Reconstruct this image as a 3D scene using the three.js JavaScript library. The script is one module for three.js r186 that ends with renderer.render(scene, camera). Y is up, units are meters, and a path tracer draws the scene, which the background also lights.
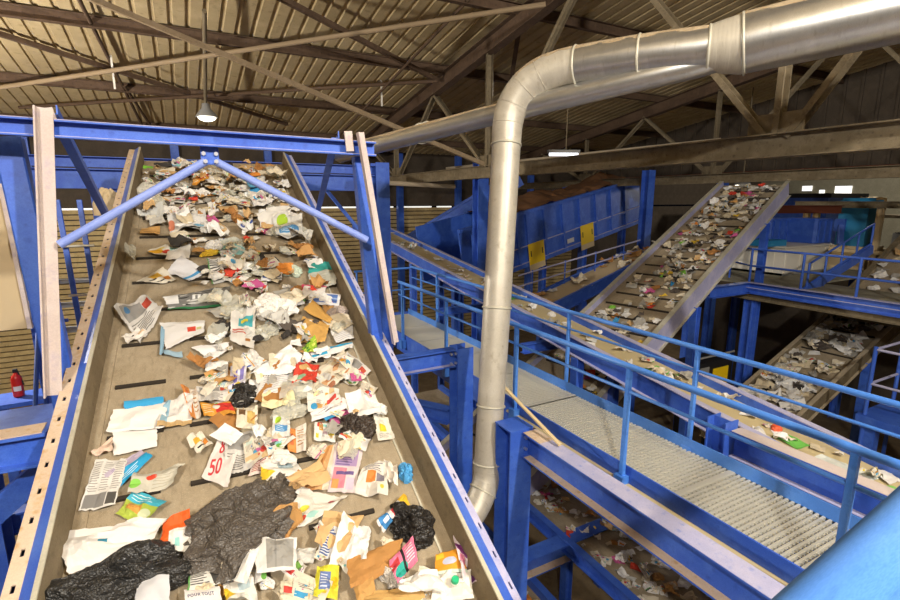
import * as THREE from 'three';
import { mergeGeometries } from 'three/addons/utils/BufferGeometryUtils.js';
import { RectAreaLightUniformsLib } from 'three/addons/lights/RectAreaLightUniformsLib.js';

// ------------------------------------------------------------------ camera, light, exposure
RectAreaLightUniformsLib.init();
const scene = new THREE.Scene();
scene.background = new THREE.Color(0x05060a);
const camera = new THREE.PerspectiveCamera(61.93, 1.5, 0.05, 120);
camera.position.set(0, 6.5, 0);
{ const p = Math.atan(0.2), y = THREE.MathUtils.degToRad(28.3);
  camera.lookAt(Math.sin(y) * Math.cos(p), 6.5 - Math.sin(p), -Math.cos(y) * Math.cos(p)); }
const renderer = new THREE.WebGLRenderer({ antialias: true });
renderer.toneMapping = THREE.LinearToneMapping;
renderer.toneMappingExposure = 1.0;
renderer.shadowMap.enabled = true;
// hall lamps: [x, y, z, candela, colour]; each is built as a hanging lamp further down
const HALL_LAMPS = [
  [-2.5, 10.3, 4.5, 175, 0xfffaf2, 'white globe hall lamp hanging above the foot of the wide belt'],
  [3.6, 10.4, 4.0, 215, 0xfffaf2, 'white globe hall lamp hanging above the walkway'],
  [-4.6, 6.9, -9.6, 150, 0xfff6e8, 'white globe hall lamp hanging beside the overhead frame'],
  [27, 8.3, -12.0, 70, 0xfff6e8, 'white globe lamp hanging in the next hall beyond the passage'],
];

// ------------------------------------------------------------------ helpers
let seed = 1;
const rnd = () => { seed = (seed * 1664525 + 1013904223) >>> 0; return seed / 4294967296; };
const rr = (a, b) => a + (b - a) * rnd();
const pick = a => a[Math.floor(rnd() * a.length)];
const V = (x, y, z) => new THREE.Vector3(x, y, z);
const hash = (x, y, z) => { const s = Math.sin(x * 127.1 + y * 311.7 + z * 74.7) * 43758.5453; return s - Math.floor(s); };
function vnoise(x, y, z = 0) {
  const i = Math.floor(x), j = Math.floor(y), k = Math.floor(z); let u = x - i, v = y - j, w = z - k;
  u = u * u * (3 - 2 * u); v = v * v * (3 - 2 * v); w = w * w * (3 - 2 * w);
  const L = (a, b, t) => a + (b - a) * t, h = (a, b, c) => hash(i + a, j + b, k + c);
  return L(L(L(h(0, 0, 0), h(1, 0, 0), u), L(h(0, 1, 0), h(1, 1, 0), u), v), L(L(h(0, 0, 1), h(1, 0, 1), u), L(h(0, 1, 1), h(1, 1, 1), u), v), w);
}
const fbm = (x, y, z = 0) => vnoise(x, y, z) * .55 + vnoise(x * 2.1, y * 2.1, z * 2.1 + 5) * .3 + vnoise(x * 4.3, y * 4.3, z * 4.3 + 9) * .15;

const used = {};
function numbered(n) { if (!(n in used)) { used[n] = 0; return n; } used[n]++; return n + '_' + String(used[n]).padStart(3, '0'); }
function setup(o) { o.castShadow = true; o.receiveShadow = true; return o; }
function thing(name, label, category, at = [0, 0, 0], group) {
  const o = new THREE.Group(); o.name = numbered(name); o.position.set(...at); o.userData = { label, category };
  if (group) o.userData.group = group;
  scene.add(o); o.updateMatrixWorld(true); return o;
}
// geometry given in world coordinates, added as a part of a thing (or of a part)
function part(parent, name, geo, mat, label, stuff) {
  parent.updateWorldMatrix(true, false);
  const g = Array.isArray(geo) ? merge(geo) : geo;
  g.applyMatrix4(parent.matrixWorld.clone().invert());
  const m = setup(new THREE.Mesh(g, mat)); m.name = name; if (label) m.userData.label = label; if (stuff) m.userData.kind = 'stuff';
  parent.add(m); return m;
}
// geometry already in the parent's own frame
function lpart(parent, name, geo, mat, label, stuff) {
  const m = setup(new THREE.Mesh(Array.isArray(geo) ? merge(geo) : geo, mat)); m.name = name;
  if (label) m.userData.label = label; if (stuff) m.userData.kind = 'stuff'; parent.add(m); return m;
}
function single(name, label, category, geo, mat, group, at) {   // one-mesh thing, world geometry, origin at its base
  const o = new THREE.Mesh(Array.isArray(geo) ? merge(geo) : geo, mat); o.name = numbered(name); o.userData = { label, category };
  if (group) o.userData.group = group;
  if (at) { o.geometry.translate(-at[0], -at[1], -at[2]); o.position.set(...at); }
  setup(o); scene.add(o); return o;
}
function struct(name, geo, mat) {
  const o = setup(new THREE.Mesh(Array.isArray(geo) ? merge(geo) : geo, mat)); o.name = name; o.userData = { kind: 'structure' }; scene.add(o); return o;
}
function merge(list) {
  const a = list.map(g => { const n = g.index ? g.toNonIndexed() : g; for (const k of Object.keys(n.attributes)) if (!['position', 'normal', 'uv'].includes(k)) n.deleteAttribute(k); return n; });
  return mergeGeometries(a, false);
}
const box = (x0, x1, y0, y1, z0, z1) => { const g = new THREE.BoxGeometry(x1 - x0, y1 - y0, z1 - z0); g.translate((x0 + x1) / 2, (y0 + y1) / 2, (z0 + z1) / 2); return metreUV(g); };
function metreUV(g) {   // texture coordinates in metres from the dominant normal
  const p = g.attributes.position, n = g.attributes.normal, uv = g.attributes.uv;
  for (let i = 0; i < p.count; i++) {
    const ax = Math.abs(n.getX(i)), ay = Math.abs(n.getY(i)), az = Math.abs(n.getZ(i));
    if (ax > ay && ax > az) uv.setXY(i, p.getZ(i), p.getY(i)); else if (ay > az) uv.setXY(i, p.getX(i), p.getZ(i)); else uv.setXY(i, p.getX(i), p.getY(i));
  }
  return g;
}
function shp(pts) { const s = new THREE.Shape(); pts.forEach((p, i) => i ? s.lineTo(p[0], p[1]) : s.moveTo(p[0], p[1])); s.closePath(); return s; }
const PI_ = (h, b, tf = .014, tw = .01) => shp([[-b / 2, -h / 2], [b / 2, -h / 2], [b / 2, -h / 2 + tf], [tw / 2, -h / 2 + tf], [tw / 2, h / 2 - tf], [b / 2, h / 2 - tf], [b / 2, h / 2], [-b / 2, h / 2], [-b / 2, h / 2 - tf], [-tw / 2, h / 2 - tf], [-tw / 2, -h / 2 + tf], [-b / 2, -h / 2 + tf]]);
const PC_ = (h, b, t = .008, s = 1) => shp([[0, -h / 2], [s * b, -h / 2], [s * b, -h / 2 + t], [s * t, -h / 2 + t], [s * t, h / 2 - t], [s * b, h / 2 - t], [s * b, h / 2], [0, h / 2]]);
const PB_ = (w, h) => { const c = Math.min(w, h) * .08; return shp([[-w / 2 + c, -h / 2], [w / 2 - c, -h / 2], [w / 2, -h / 2 + c], [w / 2, h / 2 - c], [w / 2 - c, h / 2], [-w / 2 + c, h / 2], [-w / 2, h / 2 - c], [-w / 2, -h / 2 + c]]); };
const PL_ = (a, b, t = .008) => shp([[0, 0], [a, 0], [a, t], [t, t], [t, b], [0, b]]);
function ext(shape, P, Q, up = V(0, 1, 0)) {   // sweep a profile from P to Q
  P = P.isVector3 ? P : V(...P); Q = Q.isVector3 ? Q : V(...Q);
  const z = Q.clone().sub(P), L = z.length(); z.normalize();
  let x = up.clone().cross(z); if (x.lengthSq() < 1e-6) x = V(1, 0, 0).cross(z); x.normalize();
  const y = z.clone().cross(x), g = new THREE.ExtrudeGeometry(shape, { depth: L, bevelEnabled: false });
  g.applyMatrix4(new THREE.Matrix4().makeBasis(x, y, z).setPosition(P)); return g;
}
function rod(P, Q, r, n = 10) {
  P = P.isVector3 ? P : V(...P); Q = Q.isVector3 ? Q : V(...Q);
  const d = Q.clone().sub(P), L = d.length(), g = new THREE.CylinderGeometry(r, r, L, n);
  g.applyQuaternion(new THREE.Quaternion().setFromUnitVectors(V(0, 1, 0), d.normalize())); g.translate((P.x + Q.x) / 2, (P.y + Q.y) / 2, (P.z + Q.z) / 2); return g;
}
function tubeVar(pts, radii, seg = 60, n = 28) {   // a duct along a curve with a changing radius
  const c = new THREE.CatmullRomCurve3(pts.map(p => V(...p)), false, 'centripetal'), fr = c.computeFrenetFrames(seg, false), pos = [], uv = [], idx = [];
  for (let i = 0; i <= seg; i++) {
    const t = i / seg, q = c.getPoint(t), f = t * (radii.length - 1), a = Math.min(radii.length - 2, Math.floor(f)), r = radii[a] + (radii[a + 1] - radii[a]) * (f - a);
    const T = c.getTangent(t).normalize(); let N = V(0, 1, 0).cross(T); if (N.lengthSq() < .02) N = fr.normals[i].clone(); N = fr.normals[i].clone(); const B = T.clone().cross(N).normalize();
    for (let j = 0; j <= n; j++) { const w = j / n * Math.PI * 2; pos.push(q.x + r * (Math.cos(w) * N.x + Math.sin(w) * B.x), q.y + r * (Math.cos(w) * N.y + Math.sin(w) * B.y), q.z + r * (Math.cos(w) * N.z + Math.sin(w) * B.z)); uv.push(j / n, t * 3); }
  }
  for (let i = 0; i < seg; i++) for (let j = 0; j < n; j++) { const a = i * (n + 1) + j, b = a + n + 1; idx.push(a, b, a + 1, b, b + 1, a + 1); }
  const g = new THREE.BufferGeometry(); g.setAttribute('position', new THREE.Float32BufferAttribute(pos, 3)); g.setAttribute('uv', new THREE.Float32BufferAttribute(uv, 2)); g.setIndex(idx); g.computeVertexNormals(); return g;
}
function dustShell(pts, radii, half, seg = 40, n = 10) {   // settled dust on the upper side of a duct, with a ragged edge
  const c = new THREE.CatmullRomCurve3(pts.map(p => V(...p)), false, 'centripetal'), pos = [], uv = [], idx = [];
  for (let i = 0; i <= seg; i++) {
    const t = i / seg, q = c.getPoint(t), f = t * (radii.length - 1), a = Math.min(radii.length - 2, Math.floor(f)), r = radii[a] + (radii[a + 1] - radii[a]) * (f - a) + .003, T = c.getTangent(t).normalize();
    const S = V(0, 1, 0).cross(T).normalize(), U = T.clone().cross(S).normalize(), h0 = half * (.7 + .6 * vnoise(t * 14, 1.5, radii[0] * 50)), h1 = half * (.7 + .6 * vnoise(t * 14, 8.5, radii[0] * 50));
    for (let j = 0; j <= n; j++) { const w = -h0 + (h0 + h1) * j / n, e = r - (j === 0 || j === n ? .004 : 0); pos.push(q.x + e * (Math.cos(w) * U.x + Math.sin(w) * S.x), q.y + e * (Math.cos(w) * U.y + Math.sin(w) * S.y), q.z + e * (Math.cos(w) * U.z + Math.sin(w) * S.z)); uv.push(j * .05, t * 2.5); }
  }
  for (let i = 0; i < seg; i++) for (let j = 0; j < n; j++) { const a = i * (n + 1) + j, b = a + n + 1; idx.push(a, a + 1, b, b, a + 1, b + 1); }
  const g = new THREE.BufferGeometry(); g.setAttribute('position', new THREE.Float32BufferAttribute(pos, 3)); g.setAttribute('uv', new THREE.Float32BufferAttribute(uv, 2)); g.setIndex(idx); g.computeVertexNormals(); return g;
}
function ring(at, dir, r, t) { const g = new THREE.TorusGeometry(r, t, 8, 32); g.applyQuaternion(new THREE.Quaternion().setFromUnitVectors(V(0, 0, 1), V(...dir).normalize())); g.translate(...at); return g; }

// ------------------------------------------------------------------ textures and materials
function dtex(w, h, fn, srgb = true) {
  const d = new Uint8Array(w * h * 4);
  for (let y = 0; y < h; y++) for (let x = 0; x < w; x++) { const c = fn(x / w, y / h), i = (y * w + x) * 4; for (let k = 0; k < 3; k++) d[i + k] = Math.max(0, Math.min(255, c[k])); d[i + 3] = 255; }
  const t = new THREE.DataTexture(d, w, h); t.wrapS = t.wrapT = THREE.RepeatWrapping; t.magFilter = THREE.LinearFilter; t.minFilter = THREE.LinearMipmapLinearFilter; t.generateMipmaps = true;
  if (srgb) t.colorSpace = THREE.SRGBColorSpace; t.needsUpdate = true; return t;
}
const rgb = h => [(h >> 16) & 255, (h >> 8) & 255, h & 255];
const mixc = (a, b, t) => a.map((v, i) => v + (b[i] - v) * t);
function tileable(f, P) { return (u, v) => { const a = f(u * P, v * P), b = f((u - 1) * P, v * P), c = f(u * P, (v - 1) * P), d = f((u - 1) * P, (v - 1) * P); return a * (1 - u) * (1 - v) + b * u * (1 - v) + c * (1 - u) * v + d * u * v; }; }
const n6 = tileable((x, y) => fbm(x, y, 1), 7), n24 = tileable((x, y) => fbm(x, y, 3), 26);
const speck = (base, light, dark, k = 1) => dtex(256, 256, (u, v) => { const a = n6(u, v), b = n24(u, v), h = hash(u * 999, v * 777, 3); let c = mixc(base, light, Math.max(0, Math.min(1, (a - .42) * 2.2 * k))); c = mixc(c, dark, Math.max(0, (b - .58) * 2.4 * k)); return c.map(x => x + (h - .5) * 12); });
const std = (o) => new THREE.MeshStandardMaterial({ side: THREE.DoubleSide, ...o });
const flat = (hex, rough = .8, metal = 0) => std({ color: hex, roughness: rough, metalness: metal });
const M = {};
{
  const tb = speck(rgb(0x3860c4), rgb(0x5c82d6), rgb(0x294aa6), 1), tl = speck(rgb(0x4a84dc), rgb(0x6fa2ea), rgb(0x3a6cc4), 1);
  M.blue = std({ map: tb, roughness: .45 }); M.rail = std({ map: tl, roughness: .4 }); 
  M.railMatt = std({ map: tl, roughness: .85 });
  M.dustBlue = std({ map: speck(rgb(0xa9a8c8), rgb(0xc4bed0), rgb(0x7f8cc8), 1.1), roughness: .9 });
  M.dust = std({ map: speck(rgb(0xc8b096), rgb(0xd6c4b0), rgb(0xb48a54), 1.2), roughness: .95 });
  M.dustPost = std({ map: speck(rgb(0xc6b6ae), rgb(0xd6cac4), rgb(0xaa9cac), 1), roughness: .9 });
  M.belt = std({ map: dtex(512, 512, (u, v) => { const a = n6(u, v), b = n24(u * 3 % 1, v), c = n24(u, v), s = hash(u * 512, v * 512, 1); let k = mixc(rgb(0x8f8067), rgb(0xaa9b83), a); k = mixc(k, rgb(0x73654f), Math.max(0, b - .5) * 1.4); if (s > .985) k = mixc(k, rgb(0xd6c8ae), .5); return k.map(x => x + (c - .5) * 26 + (s - .5) * 16); }), roughness: .9 });
  M.cleat = flat(0x2c241b, .85);
  M.skirt = std({ map: speck(rgb(0x7d6e55), rgb(0x968669), rgb(0x5c4f3b), 1.1), roughness: .85 });
  M.alu = std({ map: speck(rgb(0xc6c1ae), rgb(0xdedac8), rgb(0xa49c86), 1), roughness: .5, metalness: .3 });
  M.galv = std({ map: speck(rgb(0xcbcac6), rgb(0xdedcd8), rgb(0xb0aca2), 1), roughness: .3, metalness: .9 });
  M.galvDusty = std({ map: speck(rgb(0xc2baa9), rgb(0xd6cfbf), rgb(0xa0947e), 1.1), roughness: .45, metalness: .3 });
  M.grate = flat(0xc9c6ba, .5, .3);
  M.roof = std({ map: speck(rgb(0xb8a47c), rgb(0xcbb78e), rgb(0x92805c), 1.2), roughness: .95 });
  M.roofSteel = std({ map: speck(rgb(0x54402f), rgb(0x6d5743), rgb(0x36281d), 1.2), roughness: .9 });
  M.dustySteel = std({ map: speck(rgb(0x74674f), rgb(0x93856c), rgb(0x4f4434), 1.2), roughness: .9 });
  M.rodSteel = std({ map: speck(rgb(0xa3947c), rgb(0xbfb097), rgb(0x7c6c54), 1), roughness: .8 });
  M.tie = std({ map: speck(rgb(0x8a765a), rgb(0xa08c70), rgb(0x665540), 1), roughness: .85 });
  M.railDust = std({ map: speck(rgb(0x7f93d8), rgb(0xa3b0e4), rgb(0x5f78cc), 1), roughness: .6 });
  M.dustBrown = std({ map: speck(rgb(0xa48f70), rgb(0xbfae92), rgb(0x7d6748), 1.3), roughness: .95 });
  M.slat = std({ map: speck(rgb(0xb8a070), rgb(0xcbb684), rgb(0x8f7a50), 1.2), roughness: .9 });
  M.clad = std({ map: speck(rgb(0x4a4034), rgb(0x5a4e40), rgb(0x362e25), 1), roughness: .9 });
  M.floor = std({ map: speck(rgb(0x6b5a40), rgb(0x806d50), rgb(0x4a3d2a), 1.3), roughness: .95 });
  M.wall = std({ map: speck(rgb(0x8d8874), rgb(0x9f9a86), rgb(0x706b5a), 1), roughness: .95 });
  M.yellow = flat(0xf3cb14, .5); M.white = flat(0xe8e2d4, .6); M.cyan = flat(0x2f8fc4, .5); M.red = flat(0xc8241c, .35); M.black = flat(0x17161a, .6); M.rust = flat(0x6a3420, .85); M.grey = flat(0x8b8a86, .7);
  M.bolt = flat(0xcfd0d6, .35, .8); M.beige = flat(0xc9b38c, .85); M.strip = flat(0xbfae84, .85);
}

// printed matter: small canvases with the inks of the packaging
const prints = {};
function cv(name, draw, w = 128, h = 128) {
  const c = document.createElement('canvas'); c.width = w; c.height = h; const x = c.getContext('2d'); draw(x, w, h);
  const t = new THREE.CanvasTexture(c); t.colorSpace = THREE.SRGBColorSpace; prints[name] = std({ map: t, color: 0xe2e2e2, roughness: .75 });
}
const bg = (x, c) => { x.fillStyle = c; x.fillRect(0, 0, 256, 256); };
const R = (x, c, a, b, w, h) => { x.fillStyle = c; x.fillRect(a, b, w, h); };
const lines = (x, c, a, b, w, n, gap, th = 2) => { x.fillStyle = c; for (let i = 0; i < n; i++) x.fillRect(a, b + i * gap, w * (.7 + .3 * hash(i, a, 2)), th); };
const oval = (x, c, a, b, rx, ry) => { x.fillStyle = c; x.beginPath(); x.ellipse(a, b, rx, ry, 0, 0, 7); x.fill(); };
const txt = (x, c, s, a, b, px, f = 'sans-serif', rot = 0) => { x.save(); x.translate(a, b); x.rotate(rot); x.fillStyle = c; x.font = 'bold ' + px + 'px ' + f; x.fillText(s, 0, 0); x.restore(); };
cv('bluedash', x => { bg(x, '#f4efe9'); R(x, '#2f8fae', 52, 60, 12, 12); });
cv('orangepack', x => { bg(x, '#f2631a'); R(x, '#f4efe6', 34, 50, 94, 78); R(x, '#9edbd4', 60, 80, 20, 30); });
cv('news', x => { bg(x, '#eae6df'); for (let k = 0; k < 3; k++) lines(x, '#9a958e', 6 + k * 42, 8, 34, 13, 6); R(x, '#8f8c88', 6, 90, 78, 34); R(x, '#55524e', 88, 92, 34, 30); });
cv('news2', x => { bg(x, '#dcd8d0'); lines(x, '#4a4742', 6, 8, 52, 12, 9, 4); lines(x, '#8a867e', 68, 8, 50, 18, 6); R(x, '#5b9a4c', 0, 0, 5, 128); R(x, '#35322e', 68, 70, 50, 50); });
cv('cyanflyer', x => { bg(x, '#c3b4c6'); R(x, '#1fa3d8', 0, 50, 128, 78); lines(x, '#dff2fa', 20, 78, 70, 3, 12, 4); lines(x, '#8d7fa0', 20, 12, 90, 4, 8, 3); });
cv('clearspots', x => { bg(x, '#cfc9b8'); oval(x, '#e5452a', 52, 62, 14, 16); oval(x, '#8fd455', 12, 90, 16, 24); lines(x, '#b5ad98', 60, 20, 60, 8, 13, 3); });
cv('greenmag', x => { bg(x, '#b7c94e'); R(x, '#46b7d0', 0, 0, 128, 48); R(x, '#e2a24a', 20, 56, 50, 34); oval(x, '#dfe6c2', 92, 82, 24, 20); lines(x, '#eaf5f4', 10, 10, 90, 3, 11, 3); });
cv('bluesack', x => { bg(x, '#efe9e2'); R(x, '#9cc4d8', 8, 0, 26, 128); R(x, '#c9a874', 0, 108, 128, 20); });
cv('yellowpack', x => { bg(x, '#f0e8d6'); R(x, '#e8b53a', 40, 20, 50, 44); R(x, '#2d2620', 10, 60, 40, 10); R(x, '#2d2620', 24, 90, 60, 8); R(x, '#d8862c', 80, 70, 36, 30); });
cv('redtext', x => { bg(x, '#f2e9e2'); txt(x, '#d8383f', '80', 30, 60, 52, 'sans-serif', -.25); txt(x, '#d8383f', '50', 20, 118, 52, 'sans-serif', -.25); });
cv('greypage', x => { bg(x, '#dcd7d0'); R(x, '#9b9893', 10, 10, 80, 52); R(x, '#c24a34', 92, 20, 26, 40); lines(x, '#86827c', 10, 74, 100, 7, 7, 3); oval(x, '#4d7ca6', 28, 28, 10, 10); });
cv('pinkpage', x => { bg(x, '#ecd8cc'); R(x, '#d4605a', 8, 10, 60, 36); R(x, '#e7a06a', 74, 16, 44, 60); lines(x, '#a8584e', 8, 56, 60, 7, 9, 4); });
cv('yellowcorner', x => { bg(x, '#efeae0'); x.fillStyle = '#eec72e'; x.beginPath(); x.moveTo(0, 40); x.lineTo(46, 90); x.lineTo(0, 128); x.fill(); R(x, '#b9cbd0', 60, 30, 50, 40); });
cv('fruit', x => { bg(x, '#ece6da'); oval(x, '#f0b224', 24, 96, 24, 20); oval(x, '#d7452c', 58, 104, 14, 13); R(x, '#a6d3c8', 70, 80, 30, 22); oval(x, '#f3d94a', 40, 64, 14, 12); oval(x, '#b8555a', 100, 30, 9, 8); });
cv('tanpage', x => { bg(x, '#dcab72'); R(x, '#c98a4c', 30, 0, 30, 128); R(x, '#eadbc4', 96, 0, 32, 128); });
cv('violetpage', x => { bg(x, '#ead9d8'); R(x, '#b99cc8', 12, 10, 100, 54); lines(x, '#7f6a9c', 18, 16, 86, 7, 7, 3); R(x, '#e58fa0', 12, 68, 60, 50); R(x, '#6f5a92', 26, 78, 80, 8); R(x, '#f0a25c', 14, 96, 30, 22); R(x, '#d8c9dc', 78, 92, 36, 28); });
cv('scriptpack', x => { bg(x, '#efe8dc'); R(x, '#ee8a3c', 36, 48, 40, 38); lines(x, '#77707c', 20, 14, 90, 4, 9, 3); oval(x, '#e6d24a', 104, 104, 8, 8); R(x, '#8d8794', 80, 56, 34, 30); });
cv('yellowpatch', x => { bg(x, '#efe9da'); R(x, '#ecd332', 34, 48, 52, 32); lines(x, '#a7a098', 20, 92, 80, 3, 9, 3); });
cv('tubepack', x => { bg(x, '#efe9e4'); R(x, '#3f8ed0', 8, 0, 36, 128); R(x, '#d8414a', 58, 20, 30, 80); R(x, '#f0c02e', 98, 0, 30, 128); R(x, '#ffffff', 20, 40, 20, 40); });
cv('pinkteal', x => { bg(x, '#ef7fa0'); oval(x, '#2fb3a4', 40, 92, 34, 34); R(x, '#c6383f', 0, 20, 40, 40); R(x, '#1c1a1c', 56, 0, 12, 128); lines(x, '#fbe4ea', 76, 20, 44, 6, 14, 5); });
cv('orangecard', x => { bg(x, '#f2a52c'); R(x, '#f3d23a', 4, 6, 36, 34); oval(x, '#c9cfe6', 62, 64, 30, 22); R(x, '#cfe6d2', 0, 112, 128, 16); });
cv('purplefilm', x => { bg(x, '#ead9dc'); oval(x, '#7c2f78', 60, 30, 60, 22); oval(x, '#6b2a70', 84, 92, 40, 30); oval(x, '#d77f9a', 30, 70, 20, 20); oval(x, '#e08a3a', 50, 100, 12, 10); });
cv('lemonpack', x => { bg(x, '#e4dc3c'); R(x, '#6f83b8', 24, 24, 60, 72); lines(x, '#dbe2f2', 30, 34, 46, 5, 12, 5); oval(x, '#f2c11e', 104, 62, 20, 26); });
cv('bluewrap', x => { bg(x, '#e6e6e8'); lines(x, '#4a5f96', 16, 12, 96, 10, 11, 6); });
cv('greywindow', x => { bg(x, '#efece6'); R(x, '#a8a59e', 34, 8, 84, 108); R(x, '#989590', 60, 8, 6, 108); });
cv('redpack', x => { bg(x, '#f0e9e0'); R(x, '#d23a34', 10, 10, 44, 70); R(x, '#7cb24a', 66, 50, 36, 50); R(x, '#efc93a', 66, 14, 44, 26); lines(x, '#8e5f8a', 14, 92, 90, 3, 10, 4); });
cv('pourtout', x => { bg(x, '#efeae6'); txt(x, '#4a4668', 'POUR TOUT', 14, 56, 26, 'sans-serif', -.05); }, 192, 96);
cv('creamred', x => { bg(x, '#ece2c6'); R(x, '#d8443a', 12, 40, 34, 40); lines(x, '#9a8a6a', 60, 30, 60, 6, 13, 4); });
cv('redlogo', x => { bg(x, '#f0ece8'); R(x, '#dc4a34', 74, 58, 26, 30); R(x, '#c9c48a', 102, 64, 16, 18); });
cv('blackdot', x => { bg(x, '#efe8de'); oval(x, '#2a2826', 60, 56, 9, 9); R(x, '#e4c39c', 80, 60, 40, 40); });
cv('leopard', x => { bg(x, '#7c7a76'); for (let i = 0; i < 46; i++) { oval(x, hash(i, 1, 1) > .45 ? '#2a2a2a' : '#d6d4ce', hash(i, 2, 1) * 128, hash(i, 3, 1) * 110, 9 * hash(i, 4, 1) + 3, 4); } R(x, '#f0eeea', 0, 0, 26, 90); R(x, '#2f7a4a', 0, 114, 128, 14); for (let i = 0; i < 6; i++) R(x, '#f2f0ec', 54 + i * 11, 52, 6, 26); });
cv('bluestripe', x => { bg(x, '#ecebee'); R(x, '#4f9fd6', 100, 0, 12, 128); });
cv('bluesign', x => { bg(x, '#f1f0f2'); R(x, '#5b73b8', 10, 20, 108, 76); for (let i = 0; i < 7; i++) R(x, '#dfe5f4', 20 + i * 13, 36, 6, 40); });
cv('tealbag', x => { bg(x, '#c8c8ba'); R(x, '#3fb5ae', 0, 0, 128, 48); lines(x, '#b2b2a2', 10, 60, 100, 6, 11, 3); });
cv('pinkframe', x => { bg(x, '#e84a78'); R(x, '#f4ede6', 14, 16, 114, 112); });
cv('bluephoto', x => { bg(x, '#f2f0f2'); R(x, '#5f82c8', 10, 14, 106, 92); R(x, '#9fb4de', 10, 50, 106, 14); R(x, '#46609c', 10, 76, 106, 16); oval(x, '#c84aa0', 90, 98, 10, 10); });
cv('lined', x => { bg(x, '#f1eeea'); lines(x, '#a7a3ab', 12, 18, 104, 9, 12, 2); for (let i = 0; i < 14; i++) R(x, '#55525a', 6 + i * 9, 4, 3, 7); });
cv('cyanpack', x => { bg(x, '#eeeae6'); R(x, '#2fa8d8', 60, 0, 68, 60); R(x, '#2fa8d8', 0, 70, 46, 40); R(x, '#d79aa8', 0, 0, 50, 20); });
cv('leafpack', x => { bg(x, '#a8cf3a'); for (let i = 0; i < 12; i++) oval(x, i % 2 ? '#3f8f3a' : '#dfe86a', hash(i, 9, 1) * 128, hash(i, 8, 1) * 128, 18, 9); });
cv('foodpage', x => { bg(x, '#e9dec8'); for (let i = 0; i < 12; i++) oval(x, ['#d9a878', '#c98a5a', '#e6cfa2', '#a86a4a'][i % 4], hash(i, 6, 1) * 128, hash(i, 5, 1) * 128, 16, 12); lines(x, '#c9b89a', 70, 90, 50, 4, 8, 3); });
cv('scribble', x => { bg(x, '#f1ecea'); for (let i = 0; i < 16; i++) R(x, '#5a5660', 24 + hash(i, 3, 3) * 60, 40 + hash(i, 4, 4) * 50, 14, 3); R(x, '#e2825a', 92, 70, 20, 12); });
cv('orangestripe', x => { bg(x, '#efe4d6'); R(x, '#e6944a', 0, 0, 60, 128); R(x, '#d9713a', 20, 30, 24, 70); lines(x, '#b98a5a', 70, 20, 50, 7, 13, 4); });
cv('tealbadge', x => { bg(x, '#efeae2'); R(x, '#4fb6c0', 40, 24, 74, 40); R(x, '#efd83a', 52, 34, 36, 14); lines(x, '#c86a5a', 10, 72, 100, 2, 9, 5); R(x, '#b7783a', 80, 100, 26, 10); });
cv('violetwrap', x => { bg(x, '#e9e4ee'); R(x, '#7d70c0', 30, 30, 30, 98); R(x, '#8f84cc', 80, 0, 30, 90); });
cv('redsnack', x => { bg(x, '#e6a03a'); R(x, '#d8362a', 54, 20, 74, 80); oval(x, '#f4ecdc', 60, 60, 16, 20); lines(x, '#f6dcb0', 6, 20, 40, 6, 15, 5); });
cv('limepack', x => { bg(x, '#eceae4'); oval(x, '#b4d83a', 40, 30, 24, 22); R(x, '#5a9ad0', 20, 66, 90, 34); lines(x, '#d2e4f2', 28, 72, 60, 3, 9, 3); });
cv('creambrown', x => { bg(x, '#eae0c8'); R(x, '#7a5a3a', 14, 16, 40, 44); R(x, '#d8b76a', 66, 30, 46, 60); });
cv('redgreen', x => { bg(x, '#d8412c'); oval(x, '#e3b978', 60, 40, 34, 22); oval(x, '#9cc8a0', 40, 96, 30, 14); });
cv('whiteblue', x => { bg(x, '#e8e6e2'); oval(x, '#7fb6d8', 104, 100, 24, 18); oval(x, '#e08a6a', 8, 60, 12, 26); oval(x, '#3a3a40', 56, 10, 16, 8); });
cv('tealfleck', x => { bg(x, '#d9dcd2'); for (let i = 0; i < 16; i++) oval(x, '#9fd6d4', hash(i, 1, 7) * 128, hash(i, 2, 7) * 128, 10, 6); });
const inks = ['#d8463a', '#e8a53a', '#efd23a', '#6fb04a', '#3f9fd0', '#4a62b0', '#c86a9a', '#2c2a30', '#d9b98a', '#8ecfc8'];
for (let k = 0; k < 12; k++) cv('mix' + k, x => {
  bg(x, ['#efe9de', '#ece4d2', '#f2efe9', '#e2d8c4', '#e9dfcb', '#efe9e2'][k % 6]);
  for (let i = 0; i < 7; i++) { const c = inks[Math.floor(hash(k, i, 11) * 10)]; (hash(i, k, 4) > .5) ? R(x, c, hash(k, i, 1) * 100, hash(k, i, 2) * 100, 12 + hash(k, i, 3) * 40, 8 + hash(k, i, 5) * 30) : oval(x, c, hash(k, i, 1) * 120, hash(k, i, 2) * 120, 8 + hash(k, i, 3) * 14, 6 + hash(k, i, 5) * 14); }
  for (let i = 0; i < 5; i++) lines(x, ['#8f887c', '#6a6560', inks[(k * 3 + i) % 10]][i % 3], hash(k, i, 21) * 90, hash(k, i, 22) * 100, 20 + 30 * hash(k, i, 23), 3 + i % 4, 5, 2);
  for (let i = 0; i < 10; i++) R(x, i % 2 ? '#f4f0e8' : inks[Math.floor(hash(k, i, 31) * 10)], hash(k, i, 32) * 120, hash(k, i, 33) * 120, 3 + 9 * hash(k, i, 34), 2 + 5 * hash(k, i, 35));
}, 128, 128);
const clearFilm = new THREE.MeshPhysicalMaterial({ color: 0xe6e4d6, roughness: .3, transmission: .55, thickness: 0, side: THREE.DoubleSide });
prints.clear = clearFilm;
const plainCache = {};
const paperMat = p => prints[p] || (plainCache[p] ||= std({ color: new THREE.Color(p).multiplyScalar(.84), roughness: .85 }));

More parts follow.
